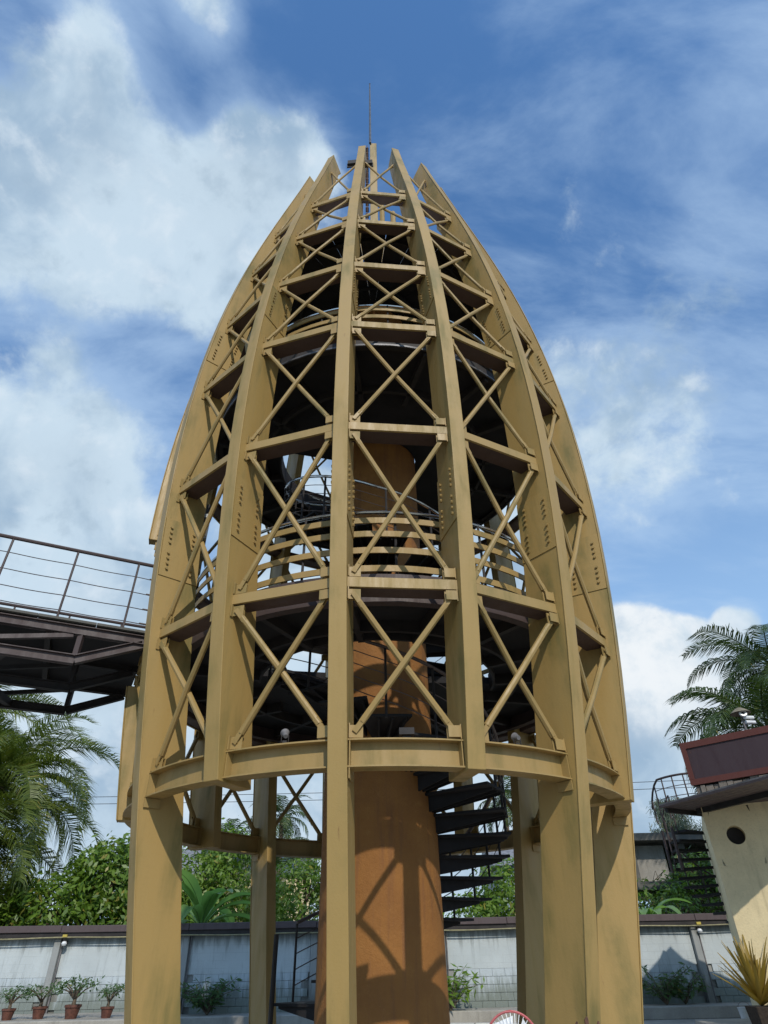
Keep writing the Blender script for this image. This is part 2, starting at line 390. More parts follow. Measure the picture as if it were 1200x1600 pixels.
def mirror(mb):
    q = MB(); q.v = [(-x, y, z) for x, y, z in mb.v]; q.f = [f[::-1] for f in mb.f]; return q
PL = []
for zb in (6.0, 10.55):
    a, b = plate_mesh(zb), bolt_mesh(zb)
    PL.append((a.mesh('splice', OCH), b.mesh('bolts', OCHB), mirror(a).mesh('splice', OCH), mirror(b).mesh('bolts', OCHB)))
base_m = MB(); base_m.box((0, -(Rout(0)-.25), .02), (.42, .72, .04)); base_m = base_m.mesh('base_plate', OCHB)
cup = column_mesh(7.50).mesh('column_upper', OCH); cst = column_mesh(3.12, 4.92, 0.0).mesh('column_stub', OCH)
for k in range(16):
    ground = (k % 2 == 0)
    if k == 13:      # interrupted where the footbridge comes in
        c = link('column', cst, TWR, (0, 0, 0), R(PHI0+22.5*k)); bevel(c, .007, 2); tag(c, 'short column stub below the footbridge')
    c = link('column', cup if k == 13 else cg if ground else chg, TWR, (0, 0, 0), R(PHI0+22.5*k)); bevel(c, .007, 2)
    tag(c, 'curved column running down to the ground' if ground else 'curved column ending at the lowest ring')
    for (pa, ba, pb, bb) in (PL[1:] if k == 13 else PL):
        for pm, bm_ in ((pa, ba), (pb, bb)):
            s = link('splice_plate', pm, c); bt = link('bolt_group', bm_, c); bt['kind'] = 'stuff'
    if ground: link('base_plate', base_m, c)

H = R(11.25)
def bay_pt(i, zoff, inset=.10, dy=0.0, side=1):
    z = LV[i]; rb = Rout(z)-.125
    return Vector((side*(rb*math.sin(H)-.090-inset), -(rb*math.cos(H))+dy, z+zoff))
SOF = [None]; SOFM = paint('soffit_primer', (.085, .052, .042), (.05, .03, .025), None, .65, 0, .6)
def beam_mesh(i):
    m = MB(); z = LV[i]; rb = Rout(z)-.125; hw = rb*math.sin(H)-.090+.004; y = -rb*math.cos(H)
    hh = .13 if i < 5 else .11; dd = .27 if i < 5 else .22
    m.box((0, y+.007, z-hh/2), (2*hw, .014, hh)); m.box((0, y+dd/2+.014, z-.007), (2*hw, dd, .013)); m.box((0, y+.024, z-hh+.007), (2*hw, .020, .012))
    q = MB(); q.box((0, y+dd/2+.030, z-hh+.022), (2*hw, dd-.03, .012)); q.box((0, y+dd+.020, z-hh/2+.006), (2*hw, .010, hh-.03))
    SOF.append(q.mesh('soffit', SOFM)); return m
def ring_mesh(side=-1):
    m = MB(); z = LV[0]; rb = Rout(z)-.125; a = 11.25-math.degrees(.088/rb); h = .28
    m.arc_rect(rb-.20, rb, z-.016, z, -a, a, 10); m.arc_rect(rb-.20, rb, z-h, z-h+.016, -a, a, 10); m.arc_rect(rb-.115, rb-.10, z-h+.016, z-.016, -a, a, 10)
    for s in (-1, 1):
        w = R(s*(a-.35)); sx, cy = math.sin(w), -math.cos(w)
        rot = Matrix.Rotation(w, 3, 'Z')
        m.box((sx*(rb-.1), cy*(rb-.1), z-h/2), (.012, .19, h-.034), rot)
        # bracket below, against the column
        if s == side: m.box((sx*(rb-.1), cy*(rb-.1), z-h-.055), (.012, .20, .10), rot)
    return m
def gusset_mesh(lower=False):
    m = MB(); s = -1 if lower else 1
    m.box((0, 0, s*.085), (.15, .012, .13)); m.box((-.07, .0, s*.085), (.012, .09, .15)); m.tube([(.012, -.02, s*.095), (.012, .02, s*.095)], .021, 7)
    m.box((0, .045, s*.085), (.13, .010, .12))
    return m
def brace_mesh(i, flip, r):
    sd_ = -1 if flip else 1; dy = .028 if flip else -.020
    a = bay_pt(i, .10, .085, .03, -sd_); b = bay_pt(i+1, (-.23 if i+1 < 7 else -.10), .085 if i+1 < 7 else .03, .03, sd_)
    if i == 0: a.y -= .0
    m = MB(); d = (b-a).normalized(); mid = (a+b)/2+Vector((0, dy, 0))
    m.tube([a+d*.10, mid, b-d*.10], r, 8)
    n = Vector((0, 1, 0))
    for p, q in ((a-d*.03, a+d*.17), (b+d*.03, b-d*.17)):
        m.bar(p+n*.022, q+n*.022, r*1.5, .012, n); m.bar(p-n*.022, q-n*.022, r*1.5, .012, n)
    return m
rest = MB()
gU = gusset_mesh().mesh('gusset', OCHB); gL = gusset_mesh(True).mesh('gusset', OCHB)
for i in range(7):
    bm_ = (ring_mesh() if i == 0 else beam_mesh(i)).mesh('beam', OCHB); bm2 = ring_mesh(1).mesh('beam', OCHB) if i == 0 else bm_
    rr = (.038, .036, .034, .032, .030, .028, .026)[i]
    br = [brace_mesh(i, fl, rr).mesh('brace', OCHB, True) for fl in (False, True)]
    for k in range(16):
        rz = R(PHI0+22.5*k+11.25)
        b = link('ring_beam', bm_ if k % 2 == 0 else bm2, TWR, (0, 0, 0), rz)
        if i == 0: tag(b, 'curved I-beam of the lowest ring')
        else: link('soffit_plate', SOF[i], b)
        for m_ in br:
            if not (i == 1 and k == 12): link('cross_brace', m_, TWR, (0, 0, 0), rz)
        for s in (-1, 1):
            for low in (False, True):
                if low and i == 0: continue
                zoff = -.13 if low else 0
                p = bay_pt(i, zoff, .085, .03, s)
                if i < 4:
                    link('gusset_plate', gL if low else gU, b, p, 0 if s < 0 else PI)
                else:
                    src = gusset_mesh(low); M = Matrix.Translation(p) @ Matrix.Rotation(0 if s < 0 else PI, 4, 'Z'); M = Matrix.Rotation(rz, 4, 'Z') @ M
                    rest.add([M @ Vector(v) for v in src.v], src.f)
o = link('gusset_plate', rest.mesh('upper_gussets', OCHB), TWR); o['kind'] = 'stuff'

# decks: bearing here = degrees counter clockwise from -y (front); holes given in that frame
def deck(z0, z1, r, hole, rim_mat, rim_z, lab):
    """z0 underside, z1 floor; hole=(a0,a1,ri)"""
    m = MB(); a0, a1, ri = hole
    m.arc_rect(ri, r, z0, z1, 0, 360, 64, False)
    m.arc_rect(.88, ri+.002, z0+.003, z1-.003, a1, a0+360, 24)
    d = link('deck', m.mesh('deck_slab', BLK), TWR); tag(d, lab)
    rm = MB(); rm.arc_rect(r, r+.02, rim_z, z1+.03, 0, 360, 72, False); rm.arc_rect(r-.10, r, rim_z, rim_z+.014, 0, 360, 72, False)
    link('deck_fascia', rm.mesh('fascia', rim_mat, True), d)
    r2 = MB(); r2.arc_rect(2.28, 2.34, z0-.16, z0, 0, 360, 48, False); link('ring_girder', r2.mesh('ring_girder', DRK), d)
    j = MB(); j.bar((0, -ri-.02, z0-.08), (0, -r+.02, z0-.08), .08, .16); jm = j.mesh('joist', DRK)
    for k in range(16): link('joist', jm, d, (0, 0, 0), R(PHI0+22.5*k))
    e = MB(); e.arc_rect(ri-.02, ri+.02, z0-.12, z1+.04, a0, a1, 24); link('opening_kerb', e.mesh('opening_kerb', DRK), d)
    return d
deck(5.36, 5.48, 3.32, (-80, 95, 1.95), MAU, 5.12, 'lower viewing deck with a stair opening beside the core')
GRL = flat('dull_grey_trim', (.10, .10, .105), .45, .3, .3, 5)
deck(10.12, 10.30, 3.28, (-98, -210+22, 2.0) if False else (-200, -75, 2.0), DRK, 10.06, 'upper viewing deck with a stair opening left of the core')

lip = MB(); lip.arc_rect(3.30, 3.325, 10.02, 10.06, 0, 360, 72, False); lip.arc_rect(3.30, 3.33, 10.27, 10.34, 0, 360, 72, False); link('deck_lip', lip.mesh('deck_lip', GRL, True), TWR)
def railing(zf, r, skip):
    n = 6
    for bi, dz in enumerate((.17, .45, .71, .93)):
        m = MB(); m.arc_rect(r-.012, r+.008, zf+dz-.045, zf+dz+.045, -11.25, 11.25, n); mm = m.mesh('rail_bar', OCHB)
        for k in range(16):
            if k in skip: continue
            link('rail_bar', mm, TWR, (0, 0, 0), R(PHI0+22.5*k+11.25))
    m = MB(); pts = [(r*.985*math.sin(R(a)), -r*.985*math.cos(R(a)), zf+1.10) for a in np.linspace(-11.25, 11.25, 7)]
    m.tube(pts, .024, 8); tm = m.mesh('top_rail', STL, True)
    p = MB(); p.tube([(0, -r+.04, zf), (0, -r+.04, zf+1.09)], .018, 6); pm = p.mesh('post', DRK)
    for k in range(16):
        if k in skip: continue
        link('top_rail', tm, TWR, (0, 0, 0), R(PHI0+22.5*k+11.25)); link('railing_post', pm, TWR, (0, 0, 0), R(PHI0+22.5*k+11.25))
railing(5.48, 3.24, (11, 12)); railing(10.30, 3.18, ())

# roof: sector panels with slits of daylight between
rf = MB(); rf.arc_rect(2.92, 2.98, 14.35, 14.62, 0, 360, 72, False); roof = link('roof', rf.mesh('roof_rim', GRY, True), TWR); tag(roof, 'shallow round roof with a black underside and pale top')
pm = MB(); hw = R(360/28/2)*.97
for r0, r1, z0, z1 in ((.25, 2.93, 15.35, 14.55),):
    vs = []
    for r, z in ((r0, z0), (r1, z1)):
        for s in (-1, 1):
            for t_ in (0, .03): vs.append((s*r*math.sin(hw), -r*math.cos(hw), z+t_))
    pm.add(vs, [(0, 2, 6, 4), (1, 5, 7, 3), (0, 4, 5, 1), (2, 3, 7, 6), (0, 1, 3, 2), (4, 6, 7, 5)])
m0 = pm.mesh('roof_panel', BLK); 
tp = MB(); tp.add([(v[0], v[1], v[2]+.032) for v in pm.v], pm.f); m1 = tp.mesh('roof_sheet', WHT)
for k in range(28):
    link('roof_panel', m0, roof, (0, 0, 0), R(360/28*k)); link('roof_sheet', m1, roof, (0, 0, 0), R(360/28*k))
rb = MB()
for rr, zz in ((1.1, 15.07), (1.9, 14.83), (2.6, 14.62)): rb.arc_rect(rr-.03, rr+.03, zz-.10, zz-.012, 0, 360, 48, False)
link('purlin_ring', rb.mesh('purlin_ring', BLK), roof)
# mast
mm = MB(); mm.box((.06, 0, 20.2), (.24, .24, 10.4)); mast = link('mast', mm.mesh('mast', OCHB), TWR); bevel(mast, .01)
a = MB(); a.tube([(-.05, -.16, 25.3), (-.05, -.16, 28.0), (-.05, -.16, 30.7)], [.05, .042, .028], 6); a.box((-.05, -.16, 30.8), (.07, .02, .02)); link('antenna', a.mesh('antenna', GRL), mast)
ld = MB()
for s in (-.06, .04): ld.tube([(-.16, s-.06, 15.2), (-.16, s-.06, 25.2)], .014, 5)
for k in range(26): ld.box((-.16, -.06, 15.5+k*.38), (.10, .16, .03))
link('ladder', ld.mesh('ladder', RST), mast)
po = MB()
for x, y, h in ((-.38, .1, 22.7), (.32, .25, 22.0), (.66, .1, 20.9)): po.tube([(x, y, 15.1), (x, y, h)], .085, 8)
link('roof_post', po.mesh('roof_post', OCHB, True), mast)

# ------------------------------------------------------------------ core
cm = MB(); cm.lathe([(.0, 0), (.88, 0), (.86, .5), (.845, 2.5), (.84, 5), (.84, 10.2), (.80, 14.6), (0, 14.6)], 64)
core = link('stair_core', cm.mesh('core', STU, True), None, (0.02, 10, 0)); tag(core, 'orange brown rendered round shaft standing in the middle of the tower', 'column')

# ------------------------------------------------------------------ spiral staircase
ST = tag(empty('spiral_staircase', (0.02, 10, 0)), 'black steel spiral staircase winding up round the orange shaft inside the tower', 'staircase')
def helix(keys, zs):
    zk = [k[1] for k in keys]; bk = [k[0] for k in keys]
    return [float(np.interp(z, zk, bk)) for z in zs]
# bearing: degrees from east, clockwise seen from above (east, south, west, north)
K1 = [(-134, 1.1), (-48, 2.1), (0, 3.05), (47, 3.77), (94, 4.30), (172, 5.40)]
K2 = [(300, 5.66), (450, 7.15), (655, 10.2)]
def tread_mesh(w):
    m = MB(); w = R(w)/2; ri, ro = .83, 1.90; t = .035
    P = [(ri, -w*.9), (ro, -w), (ro, w), (ri, w*.9)]
    pts = [(r*math.cos(a), -r*math.sin(a)) for r, a in P]
    m.prism(pts, -t, 0)
    # tapering bracket rib under the tread and closing riser plate
    for a, off in ((w*.3, 0), (-w*.80, 0), (-w*.25, 0)):
        c, s = math.cos(a), -math.sin(a); n = Vector((-s, c, 0))*.012
        q = [Vector((ri*c, ri*s, -t)), Vector((ro*.97*c, ro*.97*s, -t)), Vector((ro*.97*c, ro*.97*s, -t-.03)), Vector((ri*c, ri*s, -t-.20))]
        m.add([p+n for p in q]+[p-n for p in q], [(0,1,2,3),(7,6,5,4),(0,4,5,1),(1,5,6,2),(2,6,7,3),(3,7,4,0)])
    return m.mesh('tread', BLK)
TM = tread_mesh(21)
def flight(keys, dz, top=True):
    zs = np.arange(keys[0][1], keys[-1][1]+.01, dz); bs = helix(keys, zs); pts = []
    for b, z in zip(bs, zs): link('tread', TM, ST, (0, 0, z), R(-b))
    dense = np.linspace(zs[0], zs[-1], 80); bd = helix(keys, dense)
    def P(b, r, z): return Vector((r*math.cos(R(b)), -r*math.sin(R(b)), z))
    hr = MB(); hr.tube([P(b, 1.86, z+.95) for b, z in zip(bd, dense)], .026, 8); link('handrail', hr.mesh('handrail', STL if keys is K2 else CABLE, True), ST)
    for q in (.18, .37, .56, .75):
        cb = MB(); cb.tube([P(b, 1.86, z+q) for b, z in zip(bd, dense)], .0075, 4); link('cable', cb.mesh('cable', CABLE), ST)
    bp = MB(); bp.tube([(0, 0, -.05), (0, 0, .94)], .02, 6); bpm = bp.mesh('baluster', DRK)
    for b, z in list(zip(bs, zs)): p = P(b, 1.86, z); link('baluster', bpm, ST, p)
flight(K1, .24); flight(K2, .24)
nw = MB(); nw.tube([(-1.55, 1.0, 0), (-1.55, 1.0, 1.9)], .035, 8); link('newel_post', nw.mesh('newel_post', DRK), ST)

# ------------------------------------------------------------------ lamps on the tower
def spot(x, y, z, lab, tilt=-50, big=1.0):
    e = tag(empty('spotlight', (x, y, z)), lab, 'spotlight', 'small spotlights on the lowest ring')
    m = MB(); m.box((0, 0, .02), (.06, .06, .04)); m.box((-.05, 0, .07), (.008, .03, .10)); m.box((.05, 0, .07), (.008, .03, .10)); link('bracket', m.mesh('bracket', DRK), e)
    h = MB(); h.lathe([(0, -.06), (.03, -.06), (.045, .0), (.065, .05), (.062, .055)], 14); hd = link('housing', h.mesh('housing', GRY, True), e, (0, 0, .13)); hd.rotation_euler = (R(tilt), 0, R(20))
    l = MB(); l.lathe([(.0, .05), (.060, .05)], 14); link('lens', l.mesh('lens', LMP), hd); e.scale = (.75, .75, .75)
    return e
spot(-.98, 6.62, 3.43, 'small round spotlight standing on the ring beam left of the front column')
spot(1.53, 6.86, 3.43, 'small round spotlight standing on the ring beam right of the hanging front column', -70)
e = tag(empty('junction_box', (.31, 6.62, 3.43)), 'dark square junction box on the ring beam in front of the orange shaft', 'box')
m = MB(); m.box((0, 0, .03), (.09, .06, .06)); link('stand', m.mesh('stand', DRK), e); m = MB(); m.box((0, 0, .10), (.16, .12, .07)); link('housing', m.mesh('housing', DRK), e)
def flood(x, y, z, rz, lab):
    e = tag(empty('floodlight', (x, y, z), rz), lab, 'floodlight', 'dark floodlights near the column tips')
    m = MB(); m.box((0, 0, 0), (.24, .10, .18)); link('housing', m.mesh('housing', DRK), e); m = MB(); m.box((0, .055, 0), (.20, .012, .14)); link('lens', m.mesh('lens', LMP), e)
    m = MB(); m.bar((-.13, 0, 0), (-.13, 0, -.2), .02, .02, (0, 1, 0)); m.bar((.13, 0, 0), (.13, 0, -.2), .02, .02, (0, 1, 0)); m.box((0, 0, -.2), (.28, .03, .02)); link('yoke', m.mesh('yoke', DRK), e)
flood(-.52, 7.62, 18.75, R(-6), 'small dark floodlight just left of the front column tip'); flood(-.10, 7.62, 18.75, R(-6), 'small dark floodlight just right of the front column tip')
flood(1.56, 8.10, 18.5, R(38), 'small dark floodlight on the inner side of the right-hand column tip')

e = tag(empty('speaker_box', (-2.80, 8.15, 7.12)), 'small pale grey box hung inside the lattice beside the left-hand column above the lower deck', 'box')
m = MB(); m.box((0, 0, .2), (.13, .12, .42)); o = link('housing', m.mesh('housing', LMP), e); bevel(o, .01); m = MB(); m.box((0, .07, .42), (.05, .06, .5)); m.box((0, -.062, .28), (.09, .008, .10)); link('bracket', m.mesh('bracket', DRK), e)

# ------------------------------------------------------------------ footbridge (runs off to the left)
BR = tag(empty('footbridge', (-3.40, 8.24, 0)), 'steel truss footbridge with brown beams and cable railing joining the tower on the left', 'bridge')
ud = Vector((-.905, -.425, 0)); nd = Vector((-.425, .905, 0))   # along, across (away from camera)
def B(t, w, z): return ud*t+nd*w+Vector((0, 0, z))
L = 15.0; BW = 2.3
m = MB(); q = [B(-.1, 0.02, 0), B(L, .02, 0), B(L, BW-.02, 0), B(-.1, BW-.02, 0)]; m.prism([(p.x, p.y) for p in q], 5.40, 5.455); link('walkway', m.mesh('walkway', BLK), BR)
m = MB()
for i in range(20):
    t0 = -.1+i*.75; 
    m.bar(B(t0, -.03, 5.47), B(t0+.745, -.03, 5.47), .10, .035)
k = link('concrete_edge', m.mesh('edge', SLABM), BR); 
m = MB(); m.bar(B(-.1, BW+.02, 5.48), B(L, BW+.02, 5.48), .12, .05); link('concrete_edge', m.mesh('edge', CON), BR)
def chan(a, b, h, w=.09):
    m = MB(); m.bar(a, b, .014, h); 
    up = Vector((0, 0, 1)); d = (b-a).normalized(); x = d.cross(up).normalized(); u = x.cross(d).normalized()
    m.bar(a+u*(h/2-.006)+x*w/2*0, b+u*(h/2-.006), w, .012, u); m.bar(a-u*(h/2-.006), b-u*(h/2-.006), w, .012, u); return m
for wi, w in enumerate((0.0, 1.15, 2.3)):
    tr = link('truss', None, BR) ; mt = MAU if wi == 0 else DRK
    tag(tr, ('near side truss', 'middle truss', 'far side truss')[wi])
    link('top_chord', chan(B(-.1, w, 5.36), B(L, w, 5.36), .13).mesh('chord', mt), tr)
    link('bottom_chord', chan(B(.80, w, 4.94), B(L, w, 4.94), .13).mesh('chord', mt), tr)
    link('end_chord', chan(B(.80, w, 4.94), B(-.02, w, 5.30), .12).mesh('chord', mt), tr)
    for j in range(9):
        t = .80+j*1.55
        v = MB(); v.bar(B(t, w, 5.0), B(t, w, 5.30), .07, .07, (1, 0, 0)); link('upright', v.mesh('upright', mt), tr)
        if j < 8:
            v = MB(); v.bar(B(t+.10, w, 5.28), B(t+1.5, w, 4.99), .06, .06); link('diagonal', v.mesh('diagonal', mt), tr)
for j in range(8):
    t = 1.62+j*1.55
    v = MB(); pts = [B(t+.30*math.sin(PI*w/2.3), w, 4.95) for w in np.linspace(.05, 2.25, 9)]
    for a_, b_ in zip(pts, pts[1:]): v.bar(a_, b_+(b_-a_)*.04, .09, .10)
    link('cross_beam', v.mesh('cross_beam', DRK), BR)
    v = MB(); v.bar(B(t+.1, .1, 4.93), B(t+1.5, 2.2, 4.93), .05, .05); link('wind_brace', v.mesh('wind_brace', DRK), BR)
    v = MB(); v.bar(B(t-.4, .05, 5.33), B(t-.4, 2.25, 5.33), .07, .12); link('floor_joist', v.mesh('floor_joist', DRK), BR)
pier = MB(); pier.box(B(9.2, 1.15, 2.42), (.35, .35, 4.84)); link('pier', pier.mesh('pier', DRK), BR)
PT = MB(); PT.tube([(0, 0, 5.45), (0, 0, 6.58)], .016, 6); PTm = PT.mesh('post', MAU)
for w in (0.0, BW):
    for j in range(17): link('railing_post', PTm, BR, B(.30+j*.87, w, 0))
    h = MB(); h.tube([B(-.15, w, 6.6), B(7, w, 6.6), B(L, w, 6.6)], .028, 8); link('handrail', h.mesh('handrail', MAU, True), BR)
    for q in (5.62, 5.85, 6.10, 6.36):
        c = MB(); ps = [B(t, w, q-.012*math.sin(PI*((t-.3) % .87)/.87)) for t in np.arange(-.1, L, .145)]; c.tube(ps, .007, 4); link('cable', c.mesh('cable', CABLE), BR)
        if w == 0: c = MB(); c.tube([B(.0, w, q), B(.10, w, q)], .014, 5); link('turnbuckle', c.mesh('turnbuckle', MAU), BR)

# ------------------------------------------------------------------ boundary wall
WY = 24.0
WL = tag(empty('boundary_wall', (0, WY, 0)), 'long pale blue painted block wall with brown cap behind the tower', 'wall')
PX = [-18.5, -14.4, -10.3, -6.2, -2.1, 2.0, 6.1, 10.2, 14.3, 18.4]
pm = MB(); pm.box((0, .12, 1.85), (3.86, .20, 1.18)); pmm = pm.mesh('upper_panel', WAL)
for i in range(len(PX)-1): link('rendered_panel', pmm, WL, ((PX[i]+PX[i+1])/2, 0, 0))
bk = MB(); bk.box((0, .15, .76), (37, .16, 1.0)); link('backing', bk.mesh('backing', PIL), WL)
bb = MB(); bb.box((0, 0, 0), (.392, .16, .190)); bbm = bb.mesh('block', BLKM)
hb = MB(); hb.box((0, 0, 0), (.19, .16, .190)); hbm = hb.mesh('block', BLKM); far = MB(); cnt = 0
for i in range(len(PX)-1):
    x0 = PX[i]+.14; 
    for row in range(5):
        xs = np.arange(x0+(.2 if row % 2 == 0 else .0), PX[i+1]-.14-.38, .4)
        if row % 2: xs = xs
        for x in xs:
            z = .36+row*.2; cx = x+.2
            p = (cx, .10+random.uniform(-.004, .004), z)
            if -13.2 < cx < 12.6 and cnt < 296: link('block', bbm, WL, p); cnt += 1
            else: far.box(p, (.392, .16, .19))
far = link('block', far.mesh('far_blocks', BLKM), WL); far['kind'] = 'stuff'
pl = MB(); pl.box((0, 0.02, 1.22), (.20, .30, 2.44)); plm = pl.mesh('pilaster', PIL)
cd = MB(); cd.tube([(.15, -.06, 0.3), (.15, -.06, 2.28)], .022, 6); cdm = cd.mesh('downpipe', GRY)
for x in PX:
    q = link('pilaster', plm, WL, (x, 0, 0)); bevel(q, .01); link('downpipe', cdm, q)
cp = MB(); cp.box((0, .0, 2.50), (2.045, .56, .19)); cpm = cp.mesh('cap', CAPM)
for i in range(18):
    cpo = link('coping', cpm, WL, (-17.4+i*2.05, random.uniform(-.012, .012), random.uniform(-.014, .010))); bevel(cpo, .015); cpo.rotation_euler = (0, R(random.uniform(-.25, .25)), 0)
dr = MB(); dr.box((0, -.10, 2.345), (38, .26, .11)); link('cap_shade_band', dr.mesh('cap_shade_band', DRK), WL)  # dark strip that imitates the shade under the overhanging cap
cn = MB(); cn.tube([(x, -.25, 2.27+.012*math.sin(x*1.7)) for x in np.linspace(-19, 19, 90)], .018, 5); link('conduit', cn.mesh('conduit', flat('yellowed_pvc', (.30, .27, .15))), WL)
for x, lab in ((-10.05, 'round white wall lamp on the left-hand pilaster of the pale blue wall'), (10.35, 'round wall lamp on the pilaster beside the cream building')):
    e = tag(empty('wall_lamp', (x, WY-.2, 2.12)), lab, 'lamp'); m = MB(); m.lathe([(0, -.07), (.06, -.05), (.085, 0), (.06, .05), (0, .07)], 14); link('globe', m.mesh('globe', WHT, True), e)
    m = MB(); m.box((0, .08, .02), (.10, .10, .12)); m.tube([(0, -.0, .06), (0, -.04, .15)], .02, 6); link('bracket', m.mesh('bracket', DRK), e)
    m = MB(); m.box((0, -.03, .20), (.14, .10, .07)); link('fitting', m.mesh('fitting', flat('yellow_plastic', (.45, .35, .06))), e)
# planting ledge at the foot of the wall
lg = MB(); lg.prism([(-6.55, 22.7), (19, 22.9), (19, 23.95), (-6.55, 23.95)], 0, .30); o = link('planting_ledge', lg.mesh('ledge', CON)); tag(o, 'low grey concrete ledge along the foot of the pale blue wall', 'ledge'); bevel(o, .02)
l2 = MB(); l2.prism([(-19, 20.9), (-6.6, 20.9), (-6.6, 23.95), (-19, 23.95)], 0, .39); o = link('raised_ledge', l2.mesh('raised_ledge', CON)); tag(o, 'wide raised concrete ledge carrying the terracotta pots on the left', 'ledge'); bevel(o, .02)
kb = MB()
for a0 in range(-60, 61, 6): kb.arc_rect(12.2, 12.42, 0, .12, 180+a0+.1, 180+a0+5.9, 3)
ko = link('kerb', kb.mesh('kerb', CONW), None, (0, 9.4, 0)); ko['kind'] = 'structure'

# ------------------------------------------------------------------ foliage builders
def quads(name, V, mat, parent=None, loc=(0, 0, 0), kind=None, tri=False):
    """V: (n,4,3) array -> one mesh of loose leaf faces"""
    n, k = V.shape[0], V.shape[1]; me = bpy.data.meshes.new(name); me.vertices.add(n*k); me.vertices.foreach_set('co', V.reshape(-1).astype(np.float32))
    me.loops.add(n*k); me.loops.foreach_set('vertex_index', np.arange(n*k, dtype=np.int32)); me.polygons.add(n)
    me.polygons.foreach_set('loop_start', np.arange(0, n*k, k, dtype=np.int32)); me.polygons.foreach_set('loop_total', np.full(n, k, dtype=np.int32))
    me.materials.append(mat); me.update(calc_edges=True); return me
def leaves(centers, normals, L_, Wd, droop=.4, seed=0):
    rs = np.random.RandomState(seed); n = len(centers)
    a = rs.normal(size=(n, 3)); a[:, 2] -= droop; a -= (a*normals).sum(1)[:, None]*normals*.6; a /= np.linalg.norm(a, axis=1)[:, None]
    b = np.cross(a, normals+rs.normal(size=(n, 3))*.5); b /= np.linalg.norm(b, axis=1)[:, None]+1e-6
    s = rs.uniform(.6, 1.25, (n, 1)); l = a*L_*s; w = b*Wd*s/2
    mid = centers+l*.45
    bend = np.cross(a, b)*L_*.12*s
    return np.stack([centers, mid+w+bend*0, centers+l, mid-w], 1)
def crown_pts(blobs, n, seed, shell=.55):
    rs = np.random.RandomState(seed); C = []; Nn = []
    vol = np.array([b[3]*b[4]*b[5] for b in blobs])**.75; vol /= vol.sum()
    for b, f in zip(blobs, vol):
        k = max(3, int(n*f/14)); d = rs.normal(size=(k, 3)); d /= np.linalg.norm(d, axis=1)[:, None]
        rr = rs.uniform(shell, 1.08, (k, 1)); tw = np.array(b[:3])+d*rr*np.array(b[3:6])
        for c, dd in zip(tw, d):     # each twig carries a tuft
            m = rs.randint(10, 19); p = c+rs.normal(size=(m, 3))*.17*np.array([1, 1, .8]); C.append(p); Nn.append(np.repeat(dd[None], m, 0)+np.array([0, 0, .5]))
    C = np.concatenate(C); Nn = np.concatenate(Nn); Nn /= np.linalg.norm(Nn, axis=1)[:, None]; return C, Nn
def tree(loc, blobs, n, mat, lab, L_=.24, W_=.10, seed=1, trunk_h=2.5, name='leafy_tree', cat='tree', group=None):
    e = tag(empty(name, loc), lab, cat, group); t = MB()
    top = Vector((0, 0, trunk_h)); t.tube([(0, 0, 0), (.08, .03, trunk_h*.5), top], [.20, .15, .12], 8)
    for b in blobs: 
        c = Vector(b[:3]); t.tube([top-Vector((0, 0, .2)), (top+c)/2+Vector((0, 0, .15)), c], [.09, .055, .02], 5)
        for j in range(3): q = c+Vector((random.uniform(-1, 1)*b[3], random.uniform(-1, 1)*b[4], random.uniform(-.3, 1)*b[5]))*.7; t.tube([(top+c)/2+Vector((0, 0, .15)), (c+q)/2, q], [.04, .03, .01], 4)
    link('trunk', t.mesh('trunk', BARK, True), e)
    C, Nn = crown_pts(blobs, n, seed); o = link('crown', quads('crown', leaves(C, Nn, L_, W_, .5, seed), mat), e); return e
def frond_mesh(Lf, nl, leaf_l, droop, mat, seed, width=.045, vee=.35, name='frond', rach=MATS['palm_leaflet']):
    """a pinnate palm frond growing along +x, arching over"""
    rs = np.random.RandomState(seed); ts = np.linspace(0, 1, 14); pts = []
    p = Vector((0, 0, 0)); ang = R(8)
    for t in ts: pts.append(p.copy()); p = p+Vector((math.cos(ang), rs.uniform(-.02, .02), math.sin(ang)))*Lf/13; ang -= droop/13*(.5+1.3*t)
    V = []
    for i in range(nl):
        t = .14+.86*(i+.5)/nl; f = t*13; j = min(int(f), 12); c = pts[j].lerp(pts[j+1], f-j) if j < 13 else pts[13]
        d = (pts[min(j+1, 13)]-pts[max(j-0, 0)]).normalized() if j < 13 else (pts[13]-pts[12]).normalized()
        ll = leaf_l*(math.sin(PI*min(1, t*.80+.16))**.6)*rs.uniform(.82, 1.1)
        for s in (-1, 1):
            up = Vector((-d.z, 0, d.x)); side = Vector((0, s, 0)); dr = (side*1.0+d*rs.uniform(.35, .75)+up*(vee*rs.uniform(.2, 1.0))).normalized()
            w = d*width*.5; a = c; b_ = c+dr*ll*.55; e_ = c+dr*ll*.95+Vector((0, 0, -ll*rs.uniform(.25, .65)))
            V.append([a-w*.7, a+w*.7, b_+w, b_-w]); V.append([b_-w, b_+w, e_+w*.15, e_-w*.15])
    V = np.array([[tuple(q) for q in r] for r in V]); me = quads(name, V, mat)
    r = MB(); r.tube(pts, [.035*(1-.8*t) for t in ts], 5, False); 
    # join rachis
    import bmesh
    bm_ = bmesh.new(); bm_.from_mesh(me); vs = [bm_.verts.new(v) for v in r.v]
    for f in r.f: bm_.faces.new([vs[i] for i in f])
    bm_.to_mesh(me); bm_.free(); return me
DEADM = leaf('dead_palm_leaflet', (.10, .065, .03), (.20, .14, .06), .7, .2)
DEADF = []
